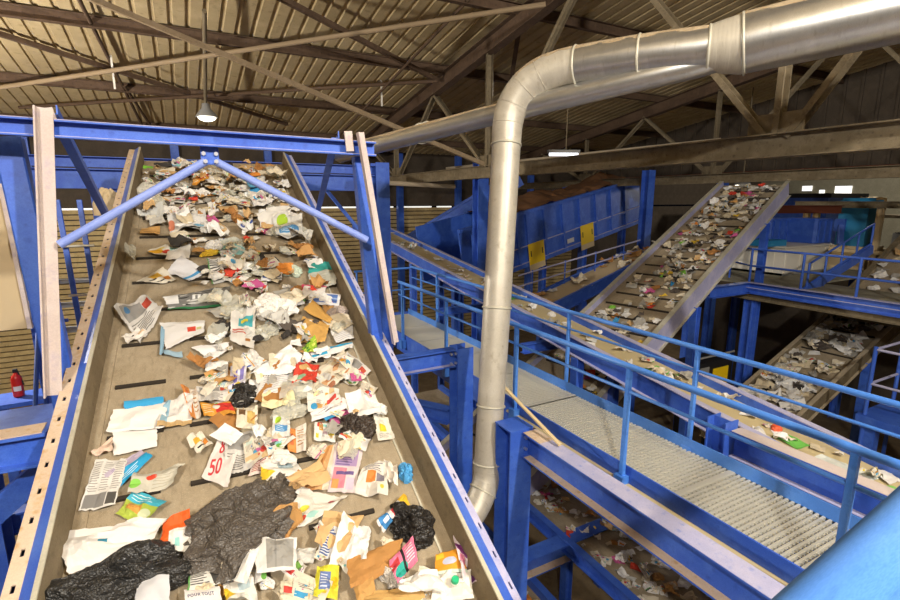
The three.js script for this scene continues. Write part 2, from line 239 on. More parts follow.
// crumpled sheet over a quad given as x,z pairs in its own frame
function sheetGeo(q, nx, nz, lift, cr, sd) {
  const pos = [], uv = [], idx = [];
  for (let j = 0; j <= nz; j++) for (let i = 0; i <= nx; i++) {
    let a = i / nx, b = j / nz; const ed = (i == 0 || i == nx || j == 0 || j == nz) ? .035 : 0;
    const a2 = a + (hash(i, j, sd) - .5) * ed, b2 = b + (hash(j, i, sd + 3) - .5) * ed, w = [(1 - a2) * (1 - b2), a2 * (1 - b2), a2 * b2, (1 - a2) * b2];
    let x = 0, z = 0; for (let k = 0; k < 4; k++) { x += w[k] * q[k * 2]; z += w[k] * q[k * 2 + 1]; }
    const f1 = vnoise(a * 3.1 + sd, b * 3.3, sd * .7), f2 = vnoise(a * 7 + sd, b * 7 + 4, sd), crease = 1 - Math.abs(2 * vnoise(a * 2.3 + sd * 1.3, b * 2.1 + sd) - 1);
    let fold = 0; for (let k = 0; k < 3; k++) { const w = hash(sd, k, 41) * 6.28, dd = (a - .5) * Math.cos(w) + (b - .5) * Math.sin(w) - (hash(sd, k, 42) - .5) * .5; fold += Math.abs(dd) * (k ? 1 : -1.2) * 1.6; }
    const y = Math.max(.017, cr * fold + lift + cr * ((f1 - .5) * 2 + (f2 - .5) * .8 + (crease - .5) * 1.4) - lift * .5 * Math.max(Math.abs(a - .5), Math.abs(b - .5)));
    pos.push(x, y, z); uv.push(a, 1 - b);
  }
  for (let j = 0; j < nz; j++) for (let i = 0; i < nx; i++) { const a = j * (nx + 1) + i, b = a + nx + 1; if ((i + j) % 2) idx.push(a, b, a + 1, b, b + 1, a + 1); else idx.push(a, b, b + 1, a, b + 1, a + 1); }
  const g = new THREE.BufferGeometry(); g.setAttribute('position', new THREE.Float32BufferAttribute(pos, 3)); g.setAttribute('uv', new THREE.Float32BufferAttribute(uv, 2)); g.setIndex(idx);
  const f = g.toNonIndexed(); f.computeVertexNormals();   // faceted, as creased paper is
  if (cr < .007) { g.computeVertexNormals(); return g; } return f;
}
// crumpled film bag: a squashed ball pulled into sharp folds
function bagGeo(ru, rs, rn, sd, sharp = 1, detail = 22) {
  const g = new THREE.IcosahedronGeometry(1, detail), p = g.attributes.position, v = V();
  for (let i = 0; i < p.count; i++) {
    v.fromBufferAttribute(p, i); const x = v.x, y = v.y, z = v.z, ang = Math.atan2(z, x);
    const fold = 1 - Math.abs(2 * vnoise(x * 2.6 + sd, y * 2.6 + 7, z * 2.6 + sd) - 1), fold2 = 1 - Math.abs(2 * vnoise(x * 6 + sd, y * 6, z * 6 + 3) - 1), out = vnoise(Math.cos(ang) * 1.6 + sd, Math.sin(ang) * 1.6 + sd * 2, 3);
    const fold3 = 1 - Math.abs(2 * vnoise(x * 11 + sd, y * 5, z * 11 + 3) - 1);
    const r = .66 + .62 * (out - .38) + sharp * (.2 * (fold - .5) + .085 * (fold2 - .5) + .04 * (fold3 - .5));
    p.setXYZ(i, x * r * ru * 1.2, Math.max(-.2, y * r * 1.2 + .12 * (fold - .6)) * rn + rn * .3, z * r * rs * 1.2);
  }
  const uv = g.attributes.uv; for (let i = 0; i < p.count; i++) uv.setXY(i, p.getX(i) * 3 + p.getY(i) * 2, p.getZ(i) * 3 - p.getY(i));
  g.computeVertexNormals(); return g;
}
const crinkle = dtex(256, 256, (u, v) => { const w = u + .12 * n6(v, u), r = 1 - Math.abs(2 * n24(w - Math.floor(w), v) - 1), q = 1 - Math.abs(2 * n6(u, v) - 1), k = (r * r * .6 + q * q * .4) * 255; return [k, k, k]; }, false);
const filmMat = (c, r) => std({ color: c, roughness: r, bumpMap: crinkle, bumpScale: .012 });

// ------------------------------------------------------------------ the setting
const ROOF = z => 11.42 + .15 * z, X0 = -8, X1 = 18, X2 = 34, Z0 = -20, Z1 = 9;
struct('floor', box(X0 - .3, X2 + .3, -.3, 0, Z0 - .3, Z1 + .3), M.floor);
{
  const up = V(0, 1, .0), slab = ext(PB_(X1 - X0 + .6, .2), V((X0 + X1) / 2, ROOF(Z0) + .22, Z0 - .3), V((X0 + X1) / 2, ROOF(Z1) + .22, Z1 + .3), up);
  const roof = struct('ceiling', slab, M.clad);
  const pitch = .285, prof = [[0, 0], [.19, 0], [.205, .034], [.27, .034], [.285, 0]];
  for (let k = 0; k < 23; k++) {   // corrugated sheets, four ribs each
    const x = X0 + k * pitch * 4, pos = [], uv = [], idx = []; let n = 0;
    for (let c = 0; c < 4; c++) for (let i = c ? 1 : 0; i < 5; i++) { const px = x + c * pitch + prof[i][0], dy = prof[i][1] + (k % 2 ? .004 : 0); pos.push(px, ROOF(Z0) + dy, Z0, px, ROOF(Z1) + dy, Z1); uv.push(px * .5, 0, px * .5, 15); if (n) idx.push(2 * n - 2, 2 * n - 1, 2 * n, 2 * n - 1, 2 * n + 1, 2 * n); n++; }
    let g = new THREE.BufferGeometry(); g.setAttribute('position', new THREE.Float32BufferAttribute(pos, 3)); g.setAttribute('uv', new THREE.Float32BufferAttribute(uv, 2)); g.setIndex(idx); g = g.toNonIndexed(); g.computeVertexNormals();
    part(roof, 'roof_sheet', g, M.roof);
  }
}
{ // slatted far wall, daylight slot above the slats, dark cladding over it
  const wb = struct('wall_back', [box(X0, X2, 0, 6.14, Z0 - .3, Z0 - .12), box(X0, X2, 6.24, 9.2, Z0 - .3, Z0)], M.clad);
  const sl = []; for (let y = .1; y < 6.1; y += .17) sl.push(box(X0, X1, y, y + .13, Z0 - .1, Z0 - .02));
  part(wb, 'slats', sl, M.slat, 'pale yellow horizontal wall slats', true);
  for (const x of [-4, 0, 3, 8.2, 11, 15]) part(wb, 'wall_post', box(x, x + .25, 0, 8.4, Z0 - .02, Z0 + .2), M.blue);
  const day = std({ color: 0xffffff, emissive: 0xf2f2ea, emissiveIntensity: .9, roughness: .6 });
  let k = 1; for (const [a, b] of [[-7, -3.9], [-3.6, -.2], [.4, 2.9], [3.4, 8.1], [8.6, 9.9], [10.2, 10.9], [11.4, 14.8]]) { const w = struct('window_' + k++, box(a, b, 6.14, 6.24, Z0 - .2, Z0 - .1), day); w.userData.label = 'narrow bright daylight slot above the slatted wall'; }
  const pl = new THREE.RectAreaLight(0xf2f2ea, .9, 18, .1); pl.position.set(4, 6.19, Z0 + .02); pl.lookAt(4, 6.23, 0); scene.add(pl);
}
struct('wall_left', box(X0 - .3, X0, 0, 13.2, Z0 - .3, Z1 + .3), M.clad);
struct('wall_front', box(X0 - .3, X2 + .3, 0, 13.2, Z1, Z1 + .3), M.clad);
{ // hanging side wall above the passage to the next hall
  const w = struct('wall_right', box(X1, X1 + .25, 7.45, 13.2, Z0, Z1), M.clad);
  for (let z = Z0 + .3; z < Z1; z += .45) part(w, 'cladding_rib', box(X1 - .05, X1, 7.5, ROOF(z) + .05, z, z + .07), M.clad);
  single('edge_beam', 'dark rust brown edge beam under the ribbed side wall', 'beam', ext(PI_(.22, .16), [X1 - .05, 7.38, Z0], [X1 - .05, 7.38, Z1]), M.rust);
}
struct('ceiling_annex', box(X1 + .25, X2 + .3, 9.2, 9.4, Z0 - .3, Z1 + .3), M.clad).name = 'ceiling_annex';
{
  struct('wall_far', box(X2, X2 + .3, 0, 9.2, Z0 - .3, Z1 + .3), M.wall);
  const day = std({ color: 0xffffff, emissive: 0xf4f4ee, emissiveIntensity: 1.3, roughness: .5 });
  let k = 8; for (const [z, y, w, h] of [[-17.16, 7.19, .54, .3], [-16.33, 6.91, .28, .36], [-15.24, 6.98, .84, .62], [-18.16, 6.65, .52, .3], [-14.37, 6.72, .45, .12]]) {
    const n = struct('window_' + k++, box(X2 - .06, X2 - .01, y - h / 2, y + h / 2, z - w / 2, z + w / 2), day);
    part(n, 'window_frame', [box(X2 - .09, X2 - .01, y + h / 2, y + h / 2 + .05, z - w / 2, z + w / 2), box(X2 - .09, X2 - .01, y - h / 2 - .05, y - h / 2, z - w / 2, z + w / 2)], M.grey);
    const L = new THREE.RectAreaLight(0xf4f4ee, 1.3, w, h); L.position.set(X2 - .1, y, z); L.lookAt(0, y, z); scene.add(L);
  }
}

// ------------------------------------------------------------------ roof steel
for (const [z, wh] of [[-17.8, 'nearest the far wall'], [-14.7, 'crossing behind the hanging lamp'], [-11.45, 'crossing in front of the hanging lamp'], [-8.5, 'meeting the rafter above the duct elbow'], [-5.4, 'above the overhead frame'], [-2.3, 'above the belt foot']])
  single('roof_purlin', 'brown steel roof purlin ' + wh, 'purlin', ext(PI_(.2, .12), [X0, ROOF(z) - .12, z], [X1, ROOF(z) - .12, z], V(0, 1, 0)), M.roofSteel, 'roof purlins', [X0, ROOF(z) - .12, z]);
function truss(X, label, nodes, m = M.dustySteel) {
  const t = thing('roof_truss', label, 'truss', [X, 7.1, Z0]);
  part(t, 'bottom_chord', ext(PI_(.26, .2), [X, 7.1, Z0 + .1], [X, 7.1, Z1 - .2]), m);
  part(t, 'rafter', ext(PI_(.34, .22), [X, ROOF(Z0) - .38, Z0], [X, ROOF(Z1) - .38, Z1]), M.roofSteel);
  for (const z of nodes) {
    part(t, 'vertical_strut', ext(PC_(.14, .07), [X, 7.2, z], [X, ROOF(z) - .5, z], V(1, 0, 0)), m);
    for (const s of [-1, 1]) part(t, 'diagonal_strut', ext(PC_(.13, .07), [X + .02, 7.2, z + s * .12], [X + .02, ROOF(z + s * 2.6) - .5, z + s * 2.6], V(1, 0, 0)), m);
    part(t, 'gusset_plate', box(X - .015, X + .015, 7.2, 7.45, z - .3, z + .3), m);
  }
}
truss(6, 'dusty brown steel roof truss behind the silver ducts', [-14.6, -9.45, -3.45]);
truss(13.6, 'dark brown steel roof truss beyond the blue bunker', [-14.6, -9.45, -3.45]);
{
  const br = (name, label, P, Q, r, m, prf) => single(name, label, 'brace', prf ? ext(prf, P, Q) : rod(P, Q, r), m, undefined, P);
  br('roof_brace', 'long pale tube brace rising to the rafter above the overhead frame', [-4.2, 8.66, -15.1], [5.9, 9.79, -7.5], .045, M.tie);
  br('roof_brace', 'pale angle brace sloping down to the lower chord behind the vertical duct', [-2.6, 9.9, -9.5], [6, 7.2, -9.45], .05, M.tie, PL_(.08, .08, .012));
  br('roof_brace', 'brown angle brace under the sheets running towards the hanging lamp', [-4.4, 9.6, -11.0], [3.3, 8.76, -16.7], .05, M.roofSteel, PL_(.09, .09, .012));
  br('roof_brace', 'brown sag bar crossing the purlins left of the hanging lamp', [-1.1, 9.75, -10.2], [-.62, 8.55, -18.0], .035, M.roofSteel);
  br('roof_brace', 'brown sag bar pair mate close beside the other sag bar', [-.8, 9.1, -14.4], [-.35, 8.5, -18.2], .035, M.roofSteel);
  br('roof_brace', 'dark angle brace between purlins right of the hanging lamp', [1.4, 9.85, -9.2], [5.9, 9.3, -11.5], .05, M.roofSteel, PL_(.09, .09, .012));
  br('roof_brace', 'brown flat brace low behind the hanging lamp', [-3.2, 8.75, -16.6], [5.8, 9.3, -11.4], .04, M.roofSteel);
  br('roof_brace', 'thin brown pipe slanting down from the rafter towards the overhead frame', [4.9, 10.0, -8.3], [4.55, 8.35, -16.0], .03, M.roofSteel);
  br('roof_brace', 'dark angle brace above the duct elbow', [6.1, 9.9, -8.4], [8.6, 9.2, -12.4], .06, M.roofSteel, PL_(.1, .1, .012));
  br('roof_brace', 'grey tie tube running across the hall at the chord', [2.0, 7.02, -12.2], [6.6, 6.85, -12.0], .06, M.rodSteel);
  br('roof_brace', 'pale tie rod sloping away above the blue bunker', [8.2, 7.55, -15.5], [13.5, 8.15, -9.2], .045, M.rodSteel);
  single('conduit', 'thin vertical conduit carrying the hanging lamp', 'conduit', [rod([.85, 8.75, -13.9], [.85, 9.25, -13.9], .02), rod([.72, 9.6, -10.0], [.85, 8.8, -13.9], .04)], M.dustySteel);
  for (const [x, z, l] of [[-.9, -12.9, .55], [4.8, -12.6, .5], [7.2, -11.2, .5], [9.5, -11.0, .5]]) single('roof_hanger', 'short pale hanger strip under the roof sheets', 'hanger', box(x, x + .035, ROOF(z) - .2 - l, ROOF(z) - .1, z, z + .035), M.white, 'roof hangers');
}

// ------------------------------------------------------------------ lamps
function pointLamp(o, x, y, z, cd, col, rad) { const L = new THREE.PointLight(col, cd, 0, 2); L.position.set(x, y, z); L.castShadow = true; L.shadow.radius = rad; scene.add(L); }
for (const [x, y, z, cd, col, label] of HALL_LAMPS) {
  const t = thing('hanging_lamp', label, 'lamp', [x, y, z]);
  const glow = std({ color: 0xffffff, emissive: col, emissiveIntensity: 2.2, roughness: .5 });
  const g = new THREE.SphereGeometry(.17, 24, 16); g.translate(x, y, z); part(t, 'globe', g, glow);
  const cap = new THREE.CylinderGeometry(.06, .1, .12, 20); cap.translate(x, y + .21, z); part(t, 'cap', cap, M.grey);
  part(t, 'cord', rod([x, y + .27, z], [x, x > X1 ? 9.19 : ROOF(z) - .02, z], .012), M.black);
  pointLamp(t, x, y, z, cd, col, 8);
}
for (const [x, y, z, cd, label] of [[.85, 8.45, -13.9, 26, 'lit round high bay lamp hanging over the top of the wide belt'], [16.0, 6.97, -10.0, 32, 'lit round lamp hanging above the head of the belt beyond the walkway']]) {
  const t = thing('high_bay_lamp', label, 'lamp', [x, y, z]);
  const bell = new THREE.LatheGeometry([[.05, .32], [.09, .3], [.1, .2], [.22, .06], [.25, 0], [.235, 0], [.2, .06], [.08, .18]].map(a => new THREE.Vector2(...a)), 28); bell.translate(x, y, z); part(t, 'reflector', bell, M.grey);
  const d = new THREE.SphereGeometry(.2, 20, 10, 0, Math.PI * 2, Math.PI / 2, Math.PI / 2); d.scale(1, .5, 1); d.translate(x, y, z); part(t, 'diffuser', d, std({ color: 0xffffff, emissive: 0xfff6e0, emissiveIntensity: 4, roughness: .5 }));
  part(t, 'stem', rod([x, y + .3, z], [x, ROOF(z) - .02, z], .02), M.dustySteel);
  const L = new THREE.SpotLight(0xfff1d6, cd, 0, 1.35, .6, 2); L.position.set(x, y - .13, z); L.target.position.set(x, 0, z); L.castShadow = true; L.shadow.radius = 8; scene.add(L, L.target);
}
{ const t = thing('strip_lamp', 'lit fluorescent strip lamp under the truss behind the vertical duct', 'lamp', [8.4, 7.6, -9.8]);
  part(t, 'housing', ext(PB_(.16, .07), [8.1, 7.66, -10.0], [8.8, 7.66, -9.68]), M.grey);
  part(t, 'tube', rod([8.13, 7.59, -9.99], [8.77, 7.59, -9.69], .035), std({ color: 0xffffff, emissive: 0xf4f6ff, emissiveIntensity: 3, roughness: .5 }));
  part(t, 'hanger', rod([8.5, 7.68, -9.82], [8.5, ROOF(-9.8), -9.82], .012), M.dustySteel);
  const L = new THREE.RectAreaLight(0xf4f6ff, 9, .65, .1); L.position.set(8.45, 7.54, -9.84); L.lookAt(8.45, 0, -9.84); scene.add(L); }

// ------------------------------------------------------------------ inclined conveyors
const along = (P, Q) => { const d = Q.clone().sub(P).normalize(), u = d.clone().cross(V(0, 1, 0)).normalize(), n = u.clone().cross(d).normalize(); return { d, u, n }; };
const TH = THREE.MathUtils.degToRad(3), AL = THREE.MathUtils.degToRad(21.5);
const MD = V(Math.sin(TH) * Math.cos(AL), Math.sin(AL), -Math.cos(TH) * Math.cos(AL)), MU = V(Math.cos(TH), 0, Math.sin(TH)), MN = MU.clone().cross(MD);
const MO = V(0, 6.5, 0).addScaledVector(MN, -2.24);
const mq = new THREE.Quaternion().setFromRotationMatrix(new THREE.Matrix4().makeBasis(MU, MN, MD.clone().negate()));
const mw = (u, s, k = 0) => MO.clone().addScaledVector(MU, u).addScaledVector(MD, s).addScaledVector(MN, k);
function slotted(w, L, first, pitch) {   // flat flange with real slot holes, along z
  const s = shp([[0, 0], [w, 0], [w, L], [0, L]]);
  for (let y = first; y < L - .1; y += pitch) { const h = new THREE.Path(); h.moveTo(w * .42, y); h.lineTo(w * .66, y); h.lineTo(w * .66, y + .034); h.lineTo(w * .42, y + .034); h.closePath(); s.holes.push(h); }
  const g = new THREE.ExtrudeGeometry(s, { depth: .008, bevelEnabled: false }); g.rotateX(-Math.PI / 2); return g;   // z runs to -L
}
{
  const c = thing('belt_conveyor', 'wide inclined conveyor with blue slotted side frames carrying the waste heap', 'conveyor', MO.toArray()); c.quaternion.copy(mq); c.updateMatrixWorld(true);
  const S0 = .2, S1 = 6.95, L = S1 - S0, UL = -.67, UR = .93;
  lpart(c, 'belt', [box(UL - .02, UR + .02, -.012, 0, -S1, -S0), (() => { const g = new THREE.CylinderGeometry(.16, .16, UR - UL, 28, 1, true, 0, Math.PI * 2); g.rotateZ(Math.PI / 2); g.translate((UL + UR) / 2, -.16, -S1); return metreUV(g); })(), box(UL, UR, -.332, -.32, -S1, -S0)], M.belt, 'dusty brown rubber belt');
  const segs = [[-.59, -.33], [-.2, .14], [.3, .62]];
  for (let s = .67; s < 6.8; s += .41) for (const [a, b] of segs) lpart(c, 'flight', box(a, b, 0, .015, -s - .011, -s + .011), M.cleat);
  const strip = (u0, u1, name, h, m) => lpart(c, name, box(u0, u1, 0, h, -S1, -S0), m);
  strip(-.64, -.615, 'belt_edge_bead', .006, M.belt); strip(.855, .865, 'belt_edge_bead', .006, M.alu);
  for (const s of [-1, 1]) {
    const e = s < 0 ? UL : UR, P = (o, n) => [e + s * o, n];
    const sk = shp([P(0, .0), P(.015, .165), P(.03, .165), P(.015, -.03)]); let g = new THREE.ExtrudeGeometry(sk, { depth: L, bevelEnabled: false }); g.translate(0, 0, -S1); lpart(c, 'skirt_wall', g, M.skirt, 'grey brown dusty skirt wall');
    g = new THREE.ExtrudeGeometry(shp([P(.015, .165), P(.034, .165), P(.034, .175), P(.015, .175)]), { depth: L, bevelEnabled: false }); g.translate(0, 0, -S1); lpart(c, 'clamp_strip', g, M.alu, 'bare metal clamp strip');
    const fo = s < 0 ? .14 : .125, fi = s < 0 ? .082 : .09;
    g = new THREE.ExtrudeGeometry(shp([P(.034, .172), P(fi, .138), P(fi, .128), P(.034, .150)]), { depth: L, bevelEnabled: false }); g.translate(0, 0, -S1); const fr = lpart(c, 'side_frame', merge([g, box(Math.min(e + s * (fo - .01), e + s * fo), Math.max(e + s * (fo - .01), e + s * fo), -.16, .13, -S1, -S0), box(Math.min(e + s * .05, e + s * fo), Math.max(e + s * .05, e + s * fo), -.168, -.16, -S1, -S0), box(Math.min(e + s * .035, e + s * .045), Math.max(e + s * .035, e + s * .045), -.16, .15, -S1, -S0)]), M.blue, 'blue painted side frame');
    const sg = slotted(fo - fi, L, .06, .15); sg.translate(s < 0 ? e - fo : e + fi, .13, -S0); lpart(fr, 'dusty_flange', sg, M[s < 0 ? 'dust' : 'dustBlue'], 'dust covered top flange with slots');
  }
  for (const [s, e] of [[1.2, UL - .15], [1.2, UR + .11], [5.2, UL - .13], [5.2, UR + .11], [6.7, UL - .13], [6.7, UR + .11]]) { const P = mw(e, s, -.16); part(c, 'leg', ext(PI_(.14, .14), P, V(P.x, 0, P.z), V(1, 0, 0)), M.blue); }
  for (let s = .6; s < 6.8; s += 1.2) { const g = new THREE.CylinderGeometry(.05, .05, UR - UL, 14); g.rotateZ(Math.PI / 2); g.translate((UL + UR) / 2, -.28, -s); lpart(c, 'idler_roller', g, M.grey); }
  for (let s = 1.0; s < 6.8; s += 1.5) lpart(c, 'cross_member', box(UL - .1, UR + .1, -.16, -.1, -s - .04, -s + .04), M.blue);
}

// ------------------------------------------------------------------ frame over the wide belt
{
  const t = thing('overhead_frame', 'blue steel portal frame with dusty posts standing over the wide belt', 'frame', [.2, 5.45, -3.3]);
  const top = part(t, 'top_beam', ext(PC_(.085, .05, .007, -1), [-1.8, 6.875, -3.36], [1.17, 6.82, -3.22]), M.blue);
  part(top, 'dust_layer', ext(PB_(.05, .004), [-1.8, 6.92, -3.335], [1.17, 6.865, -3.195]), M.dustBlue, 'pale dust on the top flange');
  part(top, 'dust_layer', ext(PB_(.044, .004), [-1.8, 6.841, -3.335], [1.17, 6.787, -3.195]), M.dustBlue, 'pale dust on the lower flange');
  part(t, 'column', ext(PB_(.12, .1), [-1.74, 0, -3.38], [-1.74, 6.83, -3.38], V(0, 0, 1)), M.blue);
  part(t, 'column', ext(PB_(.12, .1), [-.745, 6.82, -3.52], [-.655, 5.3, -3.44], V(0, 0, 1)), M.blue);
  part(t, 'column', ext(PB_(.085, .08), [1.095, 6.78, -3.3], [1.175, 5.3, -3.26], V(0, 0, 1)), M.blue);
  part(t, 'dusty_post', ext(PL_(.072, .05, .008), [-.565, 6.95, -3.25], [-.705, 5.48, -3.23], V(0, 0, 1)), M.dustPost, 'pale dust covered angle post');
  part(t, 'dusty_post', ext(PL_(.05, .05, .008), [1.03, 6.91, -3.15], [1.235, 5.52, -3.15], V(0, 0, 1)), M.dustPost, 'pale dust covered angle post');
  const P = [mw(-.79, 4.85, .14), mw(1.03, 4.93, .14)];
  part(t, 'rear_strut', ext(PL_(.05, .05, .006), V(-.49, 6.93, -3.33), P[0]), M.blue); part(t, 'rear_strut', ext(PL_(.05, .05, .006), V(.95, 6.88, -3.24), P[1]), M.blue);
  part(t, 'gusset_plate', box(.15, .245, 6.70, 6.80, -3.29, -3.275), M.blue);
  part(t, 'knee_brace', rod([.17, 6.715, -3.26], [-.545, 6.275, -3.21], .023, 14), M.railDust); part(t, 'knee_brace', rod([.225, 6.715, -3.25], [1.07, 6.245, -3.12], .023, 14), M.railDust);
  const bolt = (x, y, z) => { const g = new THREE.CylinderGeometry(.012, .012, .02, 6); g.rotateX(Math.PI / 2); g.translate(x, y, z); part(t, 'bolt', g, M.bolt); };
  bolt(.165, 6.76, -3.27); bolt(.23, 6.76, -3.27); bolt(.17, 6.715, -3.235); bolt(.225, 6.715, -3.225);
  part(t, 'clip_plate', ext(PB_(.05, .012), [-.53, 6.955, -3.305], [-.50, 6.82, -3.305], V(0, 0, 1)), M.dustPost); part(t, 'clip_plate', ext(PB_(.05, .012), [.985, 6.92, -3.17], [.995, 6.80, -3.17], V(0, 0, 1)), M.dustPost);
}
{ // beam pair behind the head of the wide belt and its column
  const t = thing('beam_frame', 'blue steel beam and column frame behind the head of the wide belt', 'frame', [2.9, 0, -8.4]);
  part(t, 'upper_beam', ext(PC_(.14, .08, .008, -1), [-5.5, 7.0, -8.4], [3.08, 7.0, -8.4]), M.blue);
  part(t, 'lower_beam', ext(PI_(.26, .16), [-5.5, 6.78, -8.35], [3.08, 6.78, -8.35]), M.blue);
  part(t, 'column', ext(PI_(.27, .24, .016, .012), [3.13, 0, -8.35], [3.13, 7.12, -8.35], V(0, 0, 1)), M.blue);
  part(t, 'column', ext(PI_(.2, .2), [-1.75, 0, -8.4], [-1.75, 6.65, -8.4], V(0, 0, 1)), M.blue);
  part(t, 'brace', ext(PB_(.07, .05), [2.2, 6.65, -8.35], [2.8, 5.9, -8.35]), M.blue); part(t, 'gusset_plate', shpPlate([[-1.0, 6.65], [-.4, 6.65], [-1.0, 6.2]], -8.35), M.blue);
  for (const x of [-.7, -.35]) part(t, 'ladder_rail', ext(PB_(.06, .05), [x, 6.62, -8.2], [x + .12, 3.2, -7.9], V(0, 0, 1)), M.blue);
}
function shpPlate(pts, z) { const g = new THREE.ExtrudeGeometry(shp(pts), { depth: .012, bevelEnabled: false }); g.translate(0, 0, z); return g; }

// ------------------------------------------------------------------ walkway with grating and railings
{
  const t = thing('walkway', 'blue edged walkway with pale steel grating between two handrails', 'walkway', [3.75, 4.1, -4.5]);
  const bars = []; for (let z = -9.7; z < .7; z += .045) bars.push(box(3.3, 4.2, 4.065, 4.095, z, z + .02));
  for (let x = 3.3; x < 4.2; x += .05) bars.push(box(x, x + .006, 4.07, 4.09, -9.7, .7));
  part(t, 'grating', bars, M.grate, 'pale galvanised grating', true);
  for (let z = -8.6; z < .7; z += 1.03) part(t, 'panel_edge', box(3.3, 4.2, 4.06, 4.098, z - .02, z + .02), M.grate);
  part(t, 'toe_board', box(3.285, 3.3, 3.98, 4.2, -9.7, .7), M.blue); part(t, 'toe_board', box(4.2, 4.212, 4.0, 4.21, -9.7, .7), M.rail);
  part(t, 'edge_strip', box(3.235, 3.285, 4.03, 4.05, -4.6, .7), M.strip, 'dusty tan strip along the toe board');
  part(t, 'stringer', ext(PC_(.2, .07), [3.3, 3.95, -9.7], [3.3, 3.95, .7]), M.blue); part(t, 'stringer', ext(PC_(.2, .07, .008, -1), [4.2, 3.95, -9.7], [4.2, 3.95, .7]), M.blue);
  part(t, 'end_beam', box(3.2, 4.3, 3.9, 4.12, -9.85, -9.7), M.blue);
  for (let z = -9; z < .5; z += 1.5) part(t, 'joist', box(3.31, 4.19, 3.92, 4.05, z, z + .06), M.blue);
}
function railing(label, X, zs, z0, z1, top, r) {
  const t = thing('handrail', label, 'railing', [X, 4.1, (z0 + z1) / 2]);
  part(t, 'top_rail', rod([X, top, z0], [X, top, z1], r, 16), M.rail); part(t, 'mid_rail', rod([X, top - .22, z0], [X, top - .22, z1], r * .55, 12), M.rail);
  for (const z of zs) { part(t, 'post', ext(PB_(r * 1.6, r * 1.5), [X, 3.98, z], [X, top - r * .6, z], V(0, 0, 1)), M.rail); part(t, 'base_plate', box(X - .05, X + .05, 3.98, 4.12, z - .05, z + .05), M.rail); }
  return t;
}
railing('pale blue handrail along the walkway edge beside the silver duct', 3.25, [-7.75, -6.15, -4.45, -2.83, -1.2, .4], -7.9, .9, 5.12, .027);
railing('pale blue handrail along the walkway edge beside the narrow sorting belt', 4.24, [-9.1, -8.4, -6.5, -4.7, -2.9, -1.1, .6], -9.6, .9, 5.12, .025);
{ const t = thing('handrail', 'short pale blue end handrail across the far end of the walkway', 'railing', [3.7, 4.1, -9.6]);
  part(t, 'top_rail', rod([3.0, 5.1, -9.6], [4.24, 5.1, -9.6], .022), M.rail); part(t, 'mid_rail', rod([3.0, 4.65, -9.6], [4.24, 4.65, -9.6], .015), M.rail); for (const x of [3.05, 3.6]) part(t, 'post', rod([x, 4.1, -9.6], [x, 5.1, -9.6], .02), M.rail); }
{ const t = thing('handrail', 'thick blue tube rail crossing close over the end of the walkway', 'railing', [1.3, 5.6, -.4]);
  part(t, 'tube', rod([1.0, 5.611, -.428], [2.4, 6.187, -.284], .072, 28), M.railMatt); part(t, 'post', rod([2.38, 4.1, -.28], [2.38, 6.15, -.28], .05, 16), M.rail); part(t, 'post', rod([1.11, 4.66, -.42], [1.11, 5.63, -.42], .04, 16), M.rail); }
{ // bolted steel under the walkway edge
  const t = thing('support_frame', 'blue bolted column and beam frame beside the foot of the silver duct', 'frame', [2.87, 0, -3.9]);
  const col = part(t, 'column', ext(PI_(.27, .27, .016, .012), [2.86, 0, -3.92], [2.86, 4.22, -3.92], V(0, 0, 1)), M.blue);
  part(col, 'cap_plate', box(2.72, 3.0, 4.22, 4.235, -4.06, -3.78), M.blue);
  const bm = part(t, 'edge_beam', ext(PI_(.27, .18, .014, .01), [2.95, 4.065, -3.78], [2.95, 4.065, 1.2]), M.blue);
  part(bm, 'dust_layer', box(2.862, 3.038, 4.2005, 4.204, -3.7, 1.2), M.dustBlue, 'pale lilac dust on the top flange'); part(bm, 'dust_layer', box(2.862, 2.944, 3.9445, 3.948, -3.74, 1.2), M.dust, 'tan dust on the lower flange');
  part(t, 'dust_heap', box(2.862, 3.03, 4.204, 4.209, -3.76, -3.5), M.dust, 'tan dust pile at the end of the flange');
  const cb = part(t, 'cross_beam', ext(PI_(.24, .2, .014, .01), [2.98, 2.42, -4.0], [4.6, 2.42, -4.0]), M.blue);
  part(cb, 'dust_layer', box(3.0, 4.6, 2.316, 2.319, -3.995, -3.9), M.dust, 'tan dust on the lower flange');
  part(t, 'inner_beam', ext(PI_(.2, .14), [4.35, 3.6, -6], [4.35, 3.6, 1.2]), M.blue);
  const b2 = part(t, 'tie_beam', ext(PI_(.22, .15), [1.55, 4.6, -5.2], [2.85, 4.6, -5.2]), M.blue);
  part(b2, 'dust_layer', box(1.55, 2.83, 4.51, 4.513, -5.19, -5.13), M.dustBlue, 'pale dust on the lower flange');
  part(t, 'column', ext(PI_(.22, .22), [2.96, 0, -5.2], [2.96, 4.72, -5.2], V(0, 0, 1)), M.blue);
  part(t, 'low_beam', ext(PI_(.2, .15), [1.9, 3.75, -6.9], [2.88, 3.75, -5.35]), M.blue);
  part(t, 'low_beam', ext(PI_(.2, .15), [1.42, 3.2, -6.6], [1.42, 3.2, -2.4]), M.blue); part(t, 'low_beam', ext(PI_(.18, .15), [1.2, 2.6, -5.4], [2.8, 2.6, -5.4]), M.blue);
  const bolt = (x, y, z) => { const g = new THREE.CylinderGeometry(.017, .017, .03, 6); g.rotateX(Math.PI / 2); g.translate(x, y, z); part(t, 'bolt', g, M.bolt); };
  for (const y of [4.14, 4.02]) { bolt(2.90, y, -3.765); bolt(2.99, y, -3.765); } for (const y of [4.66, 4.54]) { bolt(2.84, y, -5.13); bolt(2.78, y, -5.13); }
}
